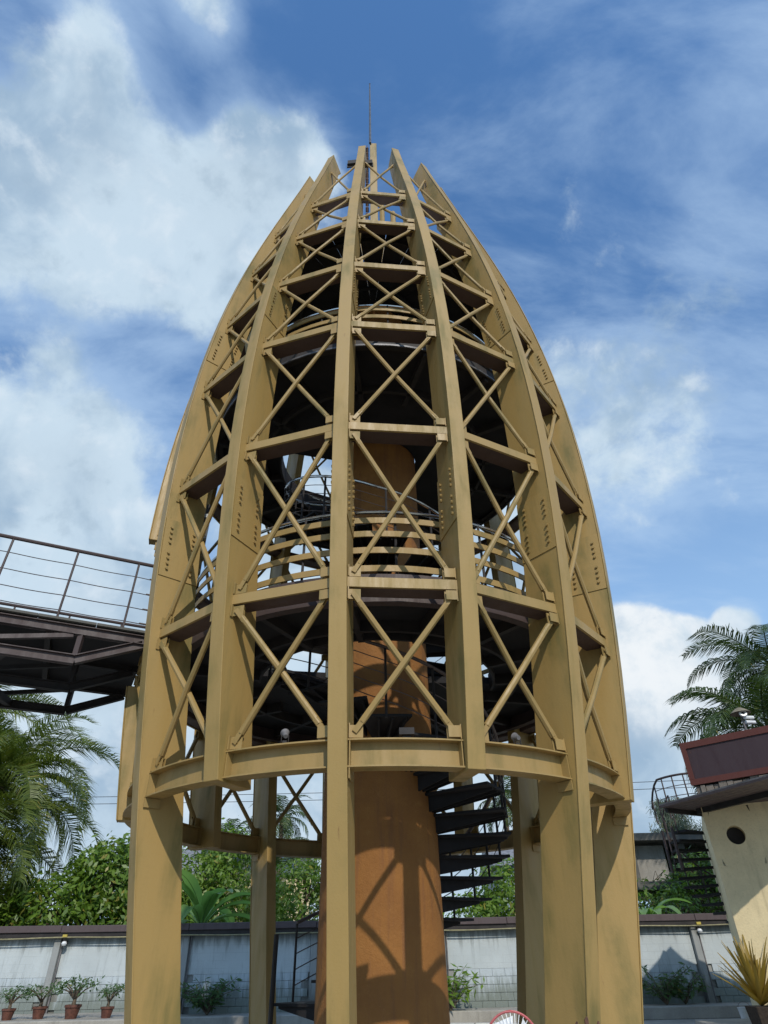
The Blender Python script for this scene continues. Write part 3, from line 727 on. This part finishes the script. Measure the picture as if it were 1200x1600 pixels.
def palm(loc, th, fr, nfr, lab, seed, tr=.16, name='palm_tree', group=None, up=72, low=-35, trunk=BARK, tilt=(0, 0)):
    e = tag(empty(name, loc), lab, 'palm tree', group); rs = random.Random(seed)
    t = MB(); pts = [(tilt[0]*(i/8)**2, tilt[1]*(i/8)**2, th*i/8) for i in range(9)]; t.tube(pts, [tr*(1.25-.35*i/8) for i in range(9)], 9); link('trunk', t.mesh('trunk', trunk, True), e)
    if not DEADF: DEADF.append(frond_mesh(4.2, 46, .8, R(120), DEADM, 77, .04, -.2))
    for i in range(4 if nfr > 21 else 0):
        o = link('dead_frond', DEADF[0], e, (tilt[0], tilt[1], th-.1)); o.rotation_euler = Euler((rs.uniform(-.3, .3), R(rs.uniform(38, 62)), rs.uniform(0, 6.28)), 'XYZ'); s = rs.uniform(.6, .9); o.scale = (s, s, s)
    for i in range(nfr):
        f = (i+.5)/nfr; az = i*2.39996+rs.uniform(-.2, .2); elv = R(up+(low-up)*f**.9)+rs.uniform(-.1, .1)
        o = link('frond', fr[i % len(fr)], e, (tilt[0], tilt[1], th)); o.rotation_euler = Euler((rs.uniform(-.3, .3), -elv, az), 'XYZ'); s = rs.uniform(.85, 1.1); o.scale = (s, s, s)
    return e
OILF = [frond_mesh(5.8, 96, 1.25, R(112), G_PALM, s, .05, .5) for s in (1, 2, 3)]
COCF = [frond_mesh(4.3, 64, .95, R(88), G_COCO, s, .055, .15) for s in (5, 6, 7)]
SMF = [frond_mesh(3.6, 30, .85, R(110), G_COCO, s, .09, .1) for s in (8, 9)]
# --- left
palm((-16.3, 28.2, 0), 7.9, OILF, 36, 'large oil palm with long drooping fronds under the footbridge', 1, .32)
palm((-20.6, 30, 0), 11.0, OILF, 30, 'tall oil palm at the left edge behind the footbridge', 2, .32)
palm((-16.6, 27.0, 0), 5.2, OILF, 28, 'low dark oil palm at the left edge above the wall', 3, .30)
tree((-11.6, 27.8, 0), [(-3.0, 0, 2.3, 2.3, 1.6, 1.2), (-.8, .2, 3.0, 2.2, 1.6, 1.6), (1.2, .3, 4.2, 1.7, 1.5, 1.5), (2.3, .8, 2.9, 1.6, 1.5, 1.6), (.4, 1.0, 4.6, 1.4, 1.2, 1.0), (-1.5, 0, 1.6, 3.2, 1.2, 1.2), (2.2, 0, 1.8, 1.6, 1.2, 1.4), (-4.4, .6, 1.6, 1.6, 1.2, 1.2), (-3.0, .8, 3.4, 1.6, 1.3, 1.1)], 26000, G_TREE, 'bushy mango tree with glossy leaves just over the wall left of the tower', .27, .115, 3)
tree((-8.2, 31.5, 0), [(0, 0, 4.6, 2.0, 1.6, 1.5), (1.3, .4, 5.6, 1.3, 1.2, 1.1), (-1.3, 0, 3.4, 1.8, 1.5, 1.6), (1.2, 0, 3.2, 1.8, 1.5, 1.7)], 9000, G_LIGHT, 'yellow-green tree seen between the two left tower legs', .26, .10, 4)
tree((-3.6, 33, 0), [(0, 0, 3.6, 2.6, 1.8, 1.7), (-2.2, .4, 3.0, 1.8, 1.6, 1.6), (2.2, .4, 3.2, 1.8, 1.6, 1.6), (.5, 0, 4.6, 1.3, 1.2, 1.0)], 10000, G_TREE, 'dark broadleaf tree behind the wall between the tower legs and the shaft', .26, .09, 5)
tree((5.6, 30, 0), [(0, 0, 3.4, 2.0, 1.5, 1.5), (1.2, 0, 2.6, 1.6, 1.4, 1.4), (-1.5, .3, 2.6, 1.6, 1.4, 1.3)], 8000, G_LIGHT, 'bright green bush above the wall seen under the spiral stairs', .25, .10, 6)
tree((12.4, 31, 0), [(0, 0, 2.8, 2.2, 1.6, 1.5), (2.3, .3, 3.6, 1.7, 1.4, 1.5), (-1.6, 0, 2.3, 1.5, 1.3, 1.2), (3.6, 0, 3.2, 1.6, 1.3, 1.8)], 8000, G_TREE, 'green shrubby tree in front of the ruined building on the right', .26, .09, 7)
# --- distant palms
palm((-8.6, 60, 0), 11.8, SMF, 20, 'distant coconut palm seen between the tower leg and the shaft', 11, .22)
palm((-13.3, 62, 0), 10.3, SMF, 18, 'distant coconut palm seen just left of the back tower leg', 12, .22)
palm((-6.4, 41, 0), 5.4, SMF, 24, 'mid-distance palm with hanging fronds left of the orange shaft', 13, .25, low=-75)
palm((11.0, 58, 0), 12.5, SMF, 18, 'distant coconut palm seen through the stair treads right of the shaft', 14, .22)
# --- right
palm((14.9, 23.6, 0), 8.4, COCF, 28, 'coconut palm with spreading fronds behind the brown-red parapet', 21, .2, up=60)
palm((18.0, 26.4, 0), 12.0, COCF, 26, 'taller coconut palm at the right edge of the photo', 22, .2, up=60)
# casuarina
e = tag(empty('casuarina_tree', (16.5, 38, 0)), 'wispy grey-green casuarina tree beyond the right tower leg', 'tree'); t = MB(); t.tube([(0, 0, 0), (.1, 0, 4.5), (0, 0, 8.6)], [.25, .18, .03], 7)
rs = np.random.RandomState(5); V = []
for i in range(150):
    z = rs.uniform(2.8, 8.4); az = rs.uniform(0, 2*PI); l = (9.4-z)*.42*rs.uniform(.5, 1.1)+.3; q = Vector((math.cos(az)*l, math.sin(az)*l, z+l*.45)); t.tube([(0, 0, z), q*.5+Vector((0, 0, z*.5+.1)), q], [.035, .02, .008], 3)
    for j in range(46):
        f = rs.uniform(.25, 1.05); c = np.array([q.x*f, q.y*f, z+(q.z-z)*f])+rs.normal(size=3)*.12; d = rs.normal(size=3)*.35+np.array([0, 0, -.6]); d *= rs.uniform(.25, .5); w = np.cross(d, [0.3, 1, 0.1]); w = w/np.linalg.norm(w)*.014
        V.append([c-w, c+w, c+d+w*.3, c+d-w*.3])
link('trunk', t.mesh('trunk', BARK), e); link('crown', quads('crown', np.array(V), G_GREY), e)
# bananas
def banana(loc, n, h, lab, seed, sc=1.0, group=None):
    e = tag(empty('banana_plant', loc), lab, 'banana plant', group); rs = random.Random(seed); t = MB(); t.tube([(0, 0, 0), (.03, 0, h*.6), (0, 0, h)], [.13, .11, .06], 8); link('stem', t.mesh('stem', G_BAN, True), e)
    for i in range(n):
        az = i*2.4+rs.uniform(-.3, .3); el = R(rs.uniform(35, 82)); Lb = sc*rs.uniform(1.5, 2.1); m = MB(); pr = []; p = Vector((0, 0, 0)); a = el
        K = 12
        for k in range(K+1): pr.append(p.copy()); p = p+Vector((math.cos(a), 0, math.sin(a)))*Lb/K; a -= R(rs.uniform(4, 11))
        vs = []; fs = []
        for k, q in enumerate(pr):
            t_ = k/K; w = sc*.20*max(0.03, math.sin(PI*min(1, max(0, (t_-.12)/.9))))**.6 if t_ > .12 else .015
            wl, wr = w*rs.uniform(.85, 1), w*rs.uniform(.85, 1)
            vs += [q+Vector((0, -wl, w*.30)), q, q+Vector((0, wr, w*.30))]
        for k in range(K): fs += [(k*3, k*3+1, k*3+4, k*3+3), (k*3+1, k*3+2, k*3+5, k*3+4)]
        m.add(vs, fs); m.tube(pr, [.022*(1-.8*k/K) for k in range(K+1)], 4, False)
        o = link('leaf', m.mesh('leaf', G_BAN, 'all', False), e, (0, 0, h*.92)); o.rotation_euler = (0, 0, az)
banana((-6.3, 26.0, 0), 13, 2.7, 'banana plant with broad pale leaves over the wall between the two left legs', 3, 1.5)
banana((-7.5, 26.6, 0), 9, 2.4, 'smaller banana plant beside the left tower leg, above the wall', 4, 1.0)
banana((10.0, 27.0, 0), 11, 2.5, 'banana plant with ragged leaves over the wall right of the tower', 5, 1.1)

# ------------------------------------------------------------------ buildings behind
def house(name, loc, w, d, h, wm, rm, lab, rz=0, cat='building', wins=()):
    e = tag(empty(name, loc, rz), lab, cat); m = MB(); m.box((0, 0, h/2), (w, d, h)); link('wall', m.mesh('wall', wm), e)
    m = MB(); m.add([(-w/2-.4, -d/2-.4, h+.003), (w/2+.4, -d/2-.4, h+.003), (w/2+.4, d/2+.4, h+.003), (-w/2-.4, d/2+.4, h+.003), (-w/2-.4, 0, h+d*.28), (w/2+.4, 0, h+d*.28)], [(0,1,5,4),(2,3,4,5),(0,4,3),(1,2,5),(0,3,2,1)]); link('roof', m.mesh('roof', rm), e)
    for x, z, ww, hh in wins:
        f = MB(); f.box((x, -d/2-.02, z), (ww+.12, .06, hh+.12)); fo = link('window', f.mesh('window', WHT), e); p = MB(); p.box((x, -d/2-.055, z), (ww, .02, hh)); link('pane', p.mesh('pane', DRK), fo)
    return e
house('metal_shed', (10.9, 46, 0), 7, 6, 6.0, GBLUE, TIN, 'blue-grey metal shed beyond the wall seen under the stair treads', 0, 'shed', ((-1.6, 4.4, .9, .9), (1.2, 4.4, .9, .9)))
house('house', (-12.8, 66, 0), 12, 9, 7.6, CREAM, TIN, 'distant house with a grey roof behind the trees, left of the shaft', .2, 'house', ((-3, 5.5, 1.4, 1.4), (1, 5.5, 1.4, 1.4)))
e = tag(empty('ruined_building', (17.0, 35, 0)), 'half-ruined grey concrete building with overgrown slabs right of the tower', 'building')
e.scale = (1, 1, 1.18)
m = MB(); m.box((-1.2, 2, 5.35), (9.6, 5, .28)); link('roof_slab', m.mesh('roof_slab', SLABM), e)
m = MB(); m.box((-.6, -.5, 3.35), (10.0, 6.5, .26)); link('floor_slab', m.mesh('floor_slab', SLABM), e)
for x, y, h0, h1 in ((-4.2, .2, 3.48, 5.2), (-1.6, .2, 3.48, 5.2), (1.2, .2, 3.48, 5.2), (-4.6, -2.8, 0, 3.2), (-1.0, -2.8, 0, 3.2), (2.6, -2.8, 0, 3.2)): 
    m = MB(); m.box((x, y, (h0+h1)/2), (.38, .38, h1-h0)); link('pillar', m.mesh('pillar', SLABM), e)
m = MB(); m.box((-1.4, 3.6, 4.35), (8.6, .2, 1.7)); link('back_wall', m.mesh('back_wall', CON), e)
m = MB(); m.box((-3.1, .5, 4.3), (1.5, .15, 1.6)); link('wall_panel', m.mesh('wall_panel', CON), e)
m = MB(); m.box((-.4, -2.9, 1.6), (8.6, .16, 3.2)); link('lower_wall', m.mesh('lower_wall', CONW), e)
m = MB(); rs2 = random.Random(3)
for i in range(40):
    x = rs2.uniform(-5, 3); m.tube([(x, -3.6, 3.5), (x+rs2.uniform(-.4, .4), -3.9, 3.8), (x+rs2.uniform(-.9, .9), -4.1, 3.3+rs2.uniform(-.6, .2))], .015, 3)
link('creeper', m.mesh('creeper', BARK), e)
cc = []; 
C, Nn = crown_pts([(-2.5, -3.6, 3.7, 1.6, .5, .7), (1.2, -3.6, 4.0, 2.0, .6, 1.0), (2.6, -3.2, 4.8, 1.4, .8, 1.1)], 4200, 9); link('overgrowth', quads('overgrowth', leaves(C, Nn, .24, .08, .5, 9), G_BUSH), e)
# power lines
for i, (z0, sag) in enumerate(((14.35, .5), (13.75, .5))):
    m = MB(); m.tube([(x, 60-.05*x, z0-sag*math.cos(PI*x/90)+.0) for x in np.linspace(-60, 60, 40)], .024, 4); tag(link('power_line', m.mesh('wire', DRK)), ('upper of the two power lines crossing the sky low behind the tower', 'lower of the two power lines crossing the sky low behind the tower')[i], 'power line', 'power lines')

# ------------------------------------------------------------------ cream building on the right
CB = tag(empty('cream_building', (0, 0, 0)), 'cream rendered building with round window and brown-red parapet at the right edge', 'building')
def add(name, mb, mat, par=CB, bv=0, lab=None):
    o = link(name, mb.mesh(name, mat), par)
    if bv: bevel(o, bv, 2)
    if lab: tag(o, lab)
    return o
ux = Vector((.914, -.405, 0)); uy = Vector((.405, .914, 0)); C0 = Vector((7.80, 16.05, 0))
def Q(a, b, z=0): p = C0+ux*a+uy*b; return (p.x, p.y, z)
# wall face with a real round opening
WA, WZ, WR = .57, 3.76, .195
vs = []; fs = []; n = 32; aW = 6.0; zt = 4.40
ring = [(WA+WR*math.cos(2*PI*k/n), WZ+WR*math.sin(2*PI*k/n)) for k in range(n)]
def outer(k):
    c, s = math.cos(2*PI*k/n), math.sin(2*PI*k/n); q = []
    if c > 1e-6: q.append(.45/c)
    if c < -1e-6: q.append(-.45/c)
    if s > 1e-6: q.append(.60/s)
    if s < -1e-6: q.append(-.60/s)
    r = min(q); return (WA+c*r, WZ+s*r)
m = MB()
for k in range(n):
    k2 = (k+1) % n; a, b, c_, d_ = ring[k], ring[k2], outer(k2), outer(k)
    m.add([Q(a[0], 0, a[1]), Q(b[0], 0, b[1]), Q(c_[0], 0, c_[1]), Q(d_[0], 0, d_[1])], [(0, 1, 2, 3)])
    m.add([Q(a[0], 0, a[1]), Q(b[0], 0, b[1]), Q(b[0], .30, b[1]), Q(a[0], .30, a[1])], [(0, 1, 2, 3)])
x0, x1, z0, z1 = WA-.45, WA+.45, WZ-.60, WZ+.60
for A0, A1, B0, B1 in ((0, x0, 0, zt), (x1, aW, 0, zt), (x0, x1, 0, z0), (x0, x1, z1, zt)):
    m.add([Q(A0, 0, B0), Q(A1, 0, B0), Q(A1, 0, B1), Q(A0, 0, B1)], [(0, 1, 2, 3)])
m.add([Q(0, 0, 0), Q(0, 5, 0), Q(0, 5, zt), Q(0, 0, zt)], [(0, 1, 2, 3)]); m.add([Q(aW, 0, 0), Q(aW, 5, 0), Q(aW, 5, zt), Q(aW, 0, zt)], [(0, 1, 2, 3)]); m.add([Q(0, 5, 0), Q(aW, 5, 0), Q(aW, 5, zt), Q(0, 5, zt)], [(0, 1, 2, 3)])
add('wall', m, CREAM)
m = MB(); m.add([Q(WA-.35, .29, WZ-.35), Q(WA+.35, .29, WZ-.35), Q(WA+.35, .29, WZ+.35), Q(WA-.35, .29, WZ+.35)], [(0, 1, 2, 3)]); add('dark_interior_sheet', m, DRK)  # dark sheet behind the hole stands in for the unlit interior
# canopy slab + soffit boards: a parallelogram with its sharp corner out to the left
T0 = Vector((6.80, 16.05, 0)); cu = Vector((.885, .466, 0)); cd_ = Vector((.361, -.932, 0))
def CP(a, b): return T0+cu*a+cd_*b
m = MB(); m.prism([tuple(CP(a, b)[:2]) for a, b in ((0, 0), (0, 3.2), (4.5, 3.2), (4.5, 0))], 4.445, 4.475); add('canopy', m, GRY, lab='thin flat canopy with dark boarded underside')
for k in range(20):
    a = .10+k*.215; q = MB(); q.bar(CP(a, .04)+Vector((0, 0, 4.42)), CP(a, 3.16)+Vector((0, 0, 4.42)), .20, .045); add('soffit_board', q, CAPM)
q = MB(); q.bar(CP(.15, .06)+Vector((0, 0, 4.35)), CP(2.2, .06)+Vector((0, 0, 4.35)), .08, .10); add('beam', q, DRK)
q = MB(); q.bar(CP(1.0, .3)+Vector((0, 0, 4.34)), CP(1.0, 3.0)+Vector((0, 0, 4.34)), .10, .12); add('beam', q, DRK)
# stone band: ragged slabs side by side
pu = Vector((.727, -.687, 0)); pw = Vector((.687, .727, 0)); P0 = Vector((7.72, 16.0, 0))
rs3 = random.Random(4)
x = 0
while x < 3.6:
    w = rs3.uniform(.10, .22); h = rs3.uniform(.34, .39); th = rs3.uniform(.05, .12); c = P0+pu*(x+w/2+.06)+pw*(.10-th/2); q = MB()
    M = Matrix(((pu.x, pw.x, 0), (pu.y, pw.y, 0), (0, 0, 1))); q.box((c.x, c.y, 4.485+h/2), (w-.008, th, h), M, rs3.uniform(.85, 1)); add('cladding_stone', q, CLAD); x += w
x = 0
while x < 2.0:
    w = rs3.uniform(.12, .22); h = rs3.uniform(.34, .39); th = .08; c = P0+pw*(x+w/2+.12)+pu*(.12-th/2); q = MB(); q.box((c.x, c.y, 4.485+h/2), (th, w-.008, h), M); add('cladding_stone', q, CLAD); x += w
def PB(a, b, z): p = P0+pu*a+pw*b; return Vector((p.x, p.y, z))
# parapet: box with raised oxide red border round the plum panel
m = MB(); m.prism([tuple(PB(a, b, 0)[:2]) for a, b in ((.0, .0), (4.5, .0), (4.5, 4.0), (.0, 4.0))], 4.88, 5.86); par = add('parapet', m, PAN)
for (a0, z0_), (a1, z1_), w_ in (((-.01, 4.94), (4.5, 4.94), .13), ((-.01, 5.80), (4.5, 5.80), .15)):
    q = MB(); q.bar(PB(a0, -.012, z0_), PB(a1, -.012, z1_), .03, w_); link('border_strip', q.mesh('strip', RED), par)
q = MB(); q.bar(PB(.05, -.014, 5.005), PB(.05, -.014, 5.725), .03, .12, pu); link('border_strip', q.mesh('strip', RED), par)
q = MB(); q.bar(PB(-.012, .0, 5.80), PB(-.012, 4, 5.80), .03, .15); link('border_strip', q.mesh('strip', RED), par)
# curved terrace railing
def rail_pts(z): return [Vector((8.86+ -.82*math.sin(a), 19.2-1.3*math.cos(a)*.9, z)) for a in np.linspace(-.3, 1.9, 14)]
m = MB(); m.tube([Vector((p.x, p.y, 5.62-.0*i)) if i < 10 else Vector((p.x, p.y, 5.62-.11*(i-9)**1.25)) for i, p in enumerate(rail_pts(5.6))], .03, 6); tr_ = add('terrace_rail', m, MAU)
for i, p in enumerate(rail_pts(0)):
    if i % 2 == 0: q = MB(); q.tube([(p.x, p.y, 4.56), (p.x, p.y, 5.60 if i < 10 else 5.62-.11*(i-9)**1.25)], .02, 5); link('rail_post', q.mesh('rail_post', MAU), tr_)
m = MB()
for z in (4.85, 5.10, 5.35): m.tube(rail_pts(z)[:11], .010, 4)
link('rail_wire', m.mesh('rail_wire', CABLE), tr_)
# spiral stair beside the building
S2 = tag(empty('outer_spiral_staircase', (9.38, 19.2, 0)), 'dark spiral staircase behind the cream building, under its canopy', 'staircase')
m = MB(); m.tube([(0, 0, 0), (0, 0, 4.45)], .10, 8); link('pole', m.mesh('pole', DRK), S2)
t2 = MB(); w = R(13)
t2.prism([(.08*math.cos(-w), .08*math.sin(-w)), (1.15*math.cos(w), -1.15*math.sin(w)), (1.15*math.cos(w), 1.15*math.sin(w)), (.08, .03)], -.06, 0); t2m = t2.mesh('tread', BLK)
SA = [(200-13.5*k, 4.30-k*.205) for k in range(19)]
for a, z in SA: link('tread', t2m, S2, (0, 0, z), R(a))
m = MB(); m.tube([(1.15*math.cos(R(a)), 1.15*math.sin(R(a)), z+.9) for a, z in SA], .022, 5); link('handrail', m.mesh('handrail', MAU), S2)
for a, z in SA[::2]:
    a = R(a); m = MB(); m.tube([(1.15*math.cos(a), 1.15*math.sin(a), z-.05), (1.15*math.cos(a), 1.15*math.sin(a), z+.9)], .018, 5); link('baluster', m.mesh('baluster', MAU), S2)
for x, y in ((-1.25, -.45), (-1.20, .35)): m = MB(); m.tube([(x, y, 3.35), (x, y, 4.40)], .04, 6); link('support_post', m.mesh('support_post', MAU), S2)
# hat lamp on the parapet
HL = tag(empty('hatted_lamp', (9.02, 15.1, 5.86)), 'pole lamp with a conical straw hat, round white ring and two tubes above the parapet', 'lamp')
m = MB(); m.tube([(0, 0, 0), (0, 0, .62)], .035, 8); m.tube([(.02, 0, .25), (.12, 0, .42)], .05, 7); link('stem', m.mesh('stem', GRY), HL)
m = MB(); m.lathe([(.34, .66), (.22, .76), (.10, .84), (.0, .87), ], 20); m.lathe([(.33, .65), (.18, .74), (.0, .82)], 20); h = link('hat', m.mesh('hat', flat('woven_straw', (.20, .17, .12), .9)), HL)
m = MB(); m.lathe([(.05, 0), (.12, 0), (.13, .03), (.12, .07), (.06, .07), (.05, .03)], 20); h = link('ring', m.mesh('ring', WHT, True), HL, (-.02, -.16, .60)); h.rotation_euler = (R(75), 0, R(-12))
m = MB(); m.lathe([(0, 0), (.05, 0), (.04, .05), (0, .06)], 14); h2 = link('lens', m.mesh('lens', DRK, True), HL, (-.02, -.17, .60)); h2.rotation_euler = (R(75), 0, R(-12))
for z in (.50, .34): m = MB(); m.tube([(.02, -.10, z), (.36, -.05, z)], .06, 10); link('tube', m.mesh('tube', WHT, True), HL)
HL.scale = (.72, .72, .72)

# ------------------------------------------------------------------ pots and plants
def pot(e, r, h, mat=TER, square=False):
    m = MB()
    if square: m.box((0, 0, h/2), (r*1.5, r*1.5, h), None, 1.22)
    else: m.lathe([(0, 0), (r*.66, 0), (r*.92, h*.82), (r*1.02, h*.82), (r*1.02, h), (r*.9, h), (r*.86, h*.9), (0, h*.9)], 22)
    link('pot', m.mesh('pot', mat, True), e)
    if not square: m = MB(); m.lathe([(0, h*.905), (r*.86, h*.905)], 22); link('soil', m.mesh('soil', SOIL), e)
def adenium(loc, lab, seed, s=1.0):
    e = tag(empty('potted_shrub', loc), lab, 'potted plant', 'potted shrubs along the wall'); pot(e, .215*s, .30*s)
    rs = random.Random(seed); t = MB(); tips = []
    e.scale = (.9, .9, .9); t.tube([(0, 0, .28*s), (.01, 0, .42*s)], [.06*s, .045*s], 7)
    for i in range(9):
        az = i*2.4+seed*1.9+rs.uniform(-.5, .5); l = rs.uniform(.16, .46)*s; q = Vector((math.cos(az)*l, math.sin(az)*l, (.42+rs.uniform(.18, .42))*s)); t.tube([(0, 0, .40*s), q*.5+Vector((0, 0, .26*s)), q], [.028*s, .018*s, .009*s], 5); tips.append(q)
    link('stem', t.mesh('stem', BARK), e)
    C = []; 
    for q in tips:
        for j in range(rs.randint(18, 42)): C.append([q.x+rs.gauss(0, .07), q.y+rs.gauss(0, .07), q.z+rs.gauss(0, .055)])
    C = np.array(C); Nn = np.tile([0, -.3, 1.0], (len(C), 1))/1.044; link('foliage', quads('foliage', leaves(C, Nn, .13*s, .045*s, -.1, seed), G_BUSH), e)
adenium((-10.15, 21.5, .39), 'potted shrub at the left edge, leftmost in the row of terracotta pots', 1, .92)
adenium((-9.40, 21.7, .39), 'potted shrub standing right against the leaning downpipe of the wall', 2, 1.0)
adenium((-8.42, 21.5, .39), 'potted shrub with a round crown on open ledge, third in the row of terracotta pots', 3, 1.12)
adenium((-7.47, 21.5, .39), 'potted shrub half hidden behind the left tower leg', 4, .9)
def bush(loc, r, n, lab, seed, mat=G_BUSH, ll=.22, cat='shrub', name='ground_shrub'):
    e = tag(empty(name, loc), lab, cat); rs = random.Random(seed); t = MB(); V = []
    for i in range(n):
        az = rs.uniform(0, 2*PI); l = r*rs.uniform(.5, 1); q = Vector((math.cos(az)*l, math.sin(az)*l*.6, r*rs.uniform(.4, .95))); t.tube([(0, 0, 0), q*.5+Vector((0, 0, r*.18)), q], [.015, .01, .004], 4)
        for j in range(16):
            f = .3+.7*j/15; c = q*f+Vector((0, 0, r*.3*f*(1-f))); V.append((c.x, c.y, c.z))
    link('stem', t.mesh('stem', BARK), e); C = np.array(V); Nn = np.tile([0, -.3, .95], (len(C), 1)); link('foliage', quads('foliage', leaves(C, Nn, ll, ll*.28, .1, seed), mat), e)
bush((-5.15, 23.4, .30), .95, 34, 'low feathery shrub at the wall foot between the two left legs', 1)
bush((-1.35, 23.4, .30), .7, 14, 'small shrub at the wall foot just left of the orange shaft', 2)
bush((2.05, 22.9, .30), 1.15, 16, 'sparse leafy shoot at the wall foot beside the orange shaft', 3, G_LIGHT, .3)
bush((8.6, 23.4, .30), 1.1, 22, 'scraggly shrub at the wall foot beside the right tower leg', 4)
bush((9.2, 23.5, .30), .8, 16, 'low weedy shrub in the middle of the right-hand wall stretch', 5)
def rosette(loc, s, n, mat, lab, seed, square=True, stiff=.9):
    e = tag(empty('potted_bromeliad', loc), lab, 'potted plant'); pot(e, .24*s, .34*s, SOIL if square else TER, square); rs = random.Random(seed)
    for i in range(n):
        az = rs.uniform(0, 2*PI); el = R(rs.uniform(22, 86)); l = s*rs.uniform(.75, 1.15); m = MB(); vs = []; p = Vector((0, 0, 0)); a = el; K = 5
        for k in range(K+1):
            w = .044*s*(1.1-.9*(k/K)**2); vs += [p+Vector((0, -w, w*.5)), p, p+Vector((0, w, w*.5))]; p = p+Vector((math.cos(a), 0, math.sin(a)))*l/K; a -= R(rs.uniform(0, 4))
        m.add(vs, [f for k in range(K) for f in ((k*3, k*3+1, k*3+4, k*3+3), (k*3+1, k*3+2, k*3+5, k*3+4))]); o = link('leaf', m.mesh('leaf', mat, 'all', False), e, (0, 0, .34*s)); o.rotation_euler = (0, 0, az)
lp = MB(); lp.prism([(7.0, 16.3), (10, 15.2), (10, 18.2), (7.4, 18.6)], 0, .30); o = link('planter_step', lp.mesh('planter_step', CON)); tag(o, 'low concrete step under the orange bromeliad at the foot of the cream building', 'step'); bevel(o, .02)
rosette((7.66, 15.65, .30), 1.12, 50, G_BROM, 'spiky orange bromeliad in a dark pot in front of the cream building', 5)
rosette((8.45, 16.0-.8, .36), .8, 20, G_BROM2, 'smaller yellow-green bromeliad right of the orange one', 6)
m = MB(); m.box((8.0, 15.5, .15), (2.4, 1.6, .30)); o = link('plinth', m.mesh('plinth', CON)); tag(o, 'concrete plinth carrying the two bromeliad pots', 'plinth')
pe = tag(empty('plastic_bucket', (9.55, 20.5, 0)), 'small white bucket in the shade behind the orange bromeliad', 'bucket'); m = MB(); m.lathe([(0, 0), (.13, 0), (.17, .36), (.18, .38), (.15, .37), (.12, .02), (0, .02)], 18); link('body', m.mesh('body', WHT, True), pe); m = MB(); m.tube([(.17*math.cos(a), 0, .36+.14*math.sin(a)) for a in np.linspace(0, PI, 9)], .006, 4); link('handle', m.mesh('handle', GRY), pe)

# red rimmed round fan at the bottom edge
FN = tag(empty('standing_fan', (.99, 6.0, 0)), 'round fan with red rimmed wire guard at the bottom edge right of the shaft', 'fan')
m = MB(); m.tube([(0, .06, 0), (0, .06, .95)], .02, 8); m.lathe([(0, 0), (.2, 0), (.2, .03), (0, .04)], 20, (0, .06, 0)); link('stand', m.mesh('stand', DRK), FN)
m = MB(); m.tube([(.205*math.cos(a), 0, 1.045+.205*math.sin(a)) for a in np.linspace(0, 2*PI, 41)], .009, 6, False); link('rim', m.mesh('rim', flat('red_rim', (.45, .10, .10), .5)), FN)
m = MB()
for k in range(36):
    a = 2*PI*k/36; m.tube([(.05*math.cos(a), -.035, 1.045+.05*math.sin(a)), (.14*math.cos(a), -.03, 1.045+.14*math.sin(a)), (.2*math.cos(a), 0, 1.045+.2*math.sin(a))], .0022, 3)
link('guard', m.mesh('guard', WHT), FN)
for k in range(5):
    a = 2*PI*k/5+.2; m = MB(); c, s = math.cos(a), math.sin(a); c2, s2 = math.cos(a+.85), math.sin(a+.85)
    m.add([(.02*c, .0, 1.045+.02*s), (.18*c, .012, 1.045+.18*s), (.185*c2, -.012, 1.045+.185*s2), (.04*c2, -.005, 1.045+.04*s2)], [(0, 1, 2, 3)]); m.add([(.02*c, .004, 1.045+.02*s), (.18*c, .016, 1.045+.18*s), (.185*c2, -.008, 1.045+.185*s2), (.04*c2, -.001, 1.045+.04*s2)], [(3, 2, 1, 0)]); link('blade', m.mesh('blade', WHT), FN)
m = MB(); m.tube([(0, -.04, 1.045), (0, .14, 1.045)], .05, 12); link('motor', m.mesh('motor', GRY), FN)
# rusty prongs sticking up at the bottom edge
def prongs(x, y, zt, lab, seed):
    e = tag(empty('rusty_ornament', (x, y, 0)), lab, 'ornament'); rs = random.Random(seed)
    for i in range(3):
        m = MB(); dx = (i-1)*.085; m.tube([(dx*.5, 0, 0), (dx, 0, zt*.7), (dx*1.1, 0, zt-.04*abs(i-1)), (dx*1.05+.01, 0, zt+.02-.03*abs(i-1))], [.03, .022, .018, .005], 6); link('prong', m.mesh('prong', RST, True), e)
prongs(-1.65, 8.6, 1.0, 'three rusty prongs at the bottom edge in front of the back left leg', 1); prongs(1.72, 6.6, 1.15, 'rusty prongs at the bottom edge in front of the right tower leg', 2)
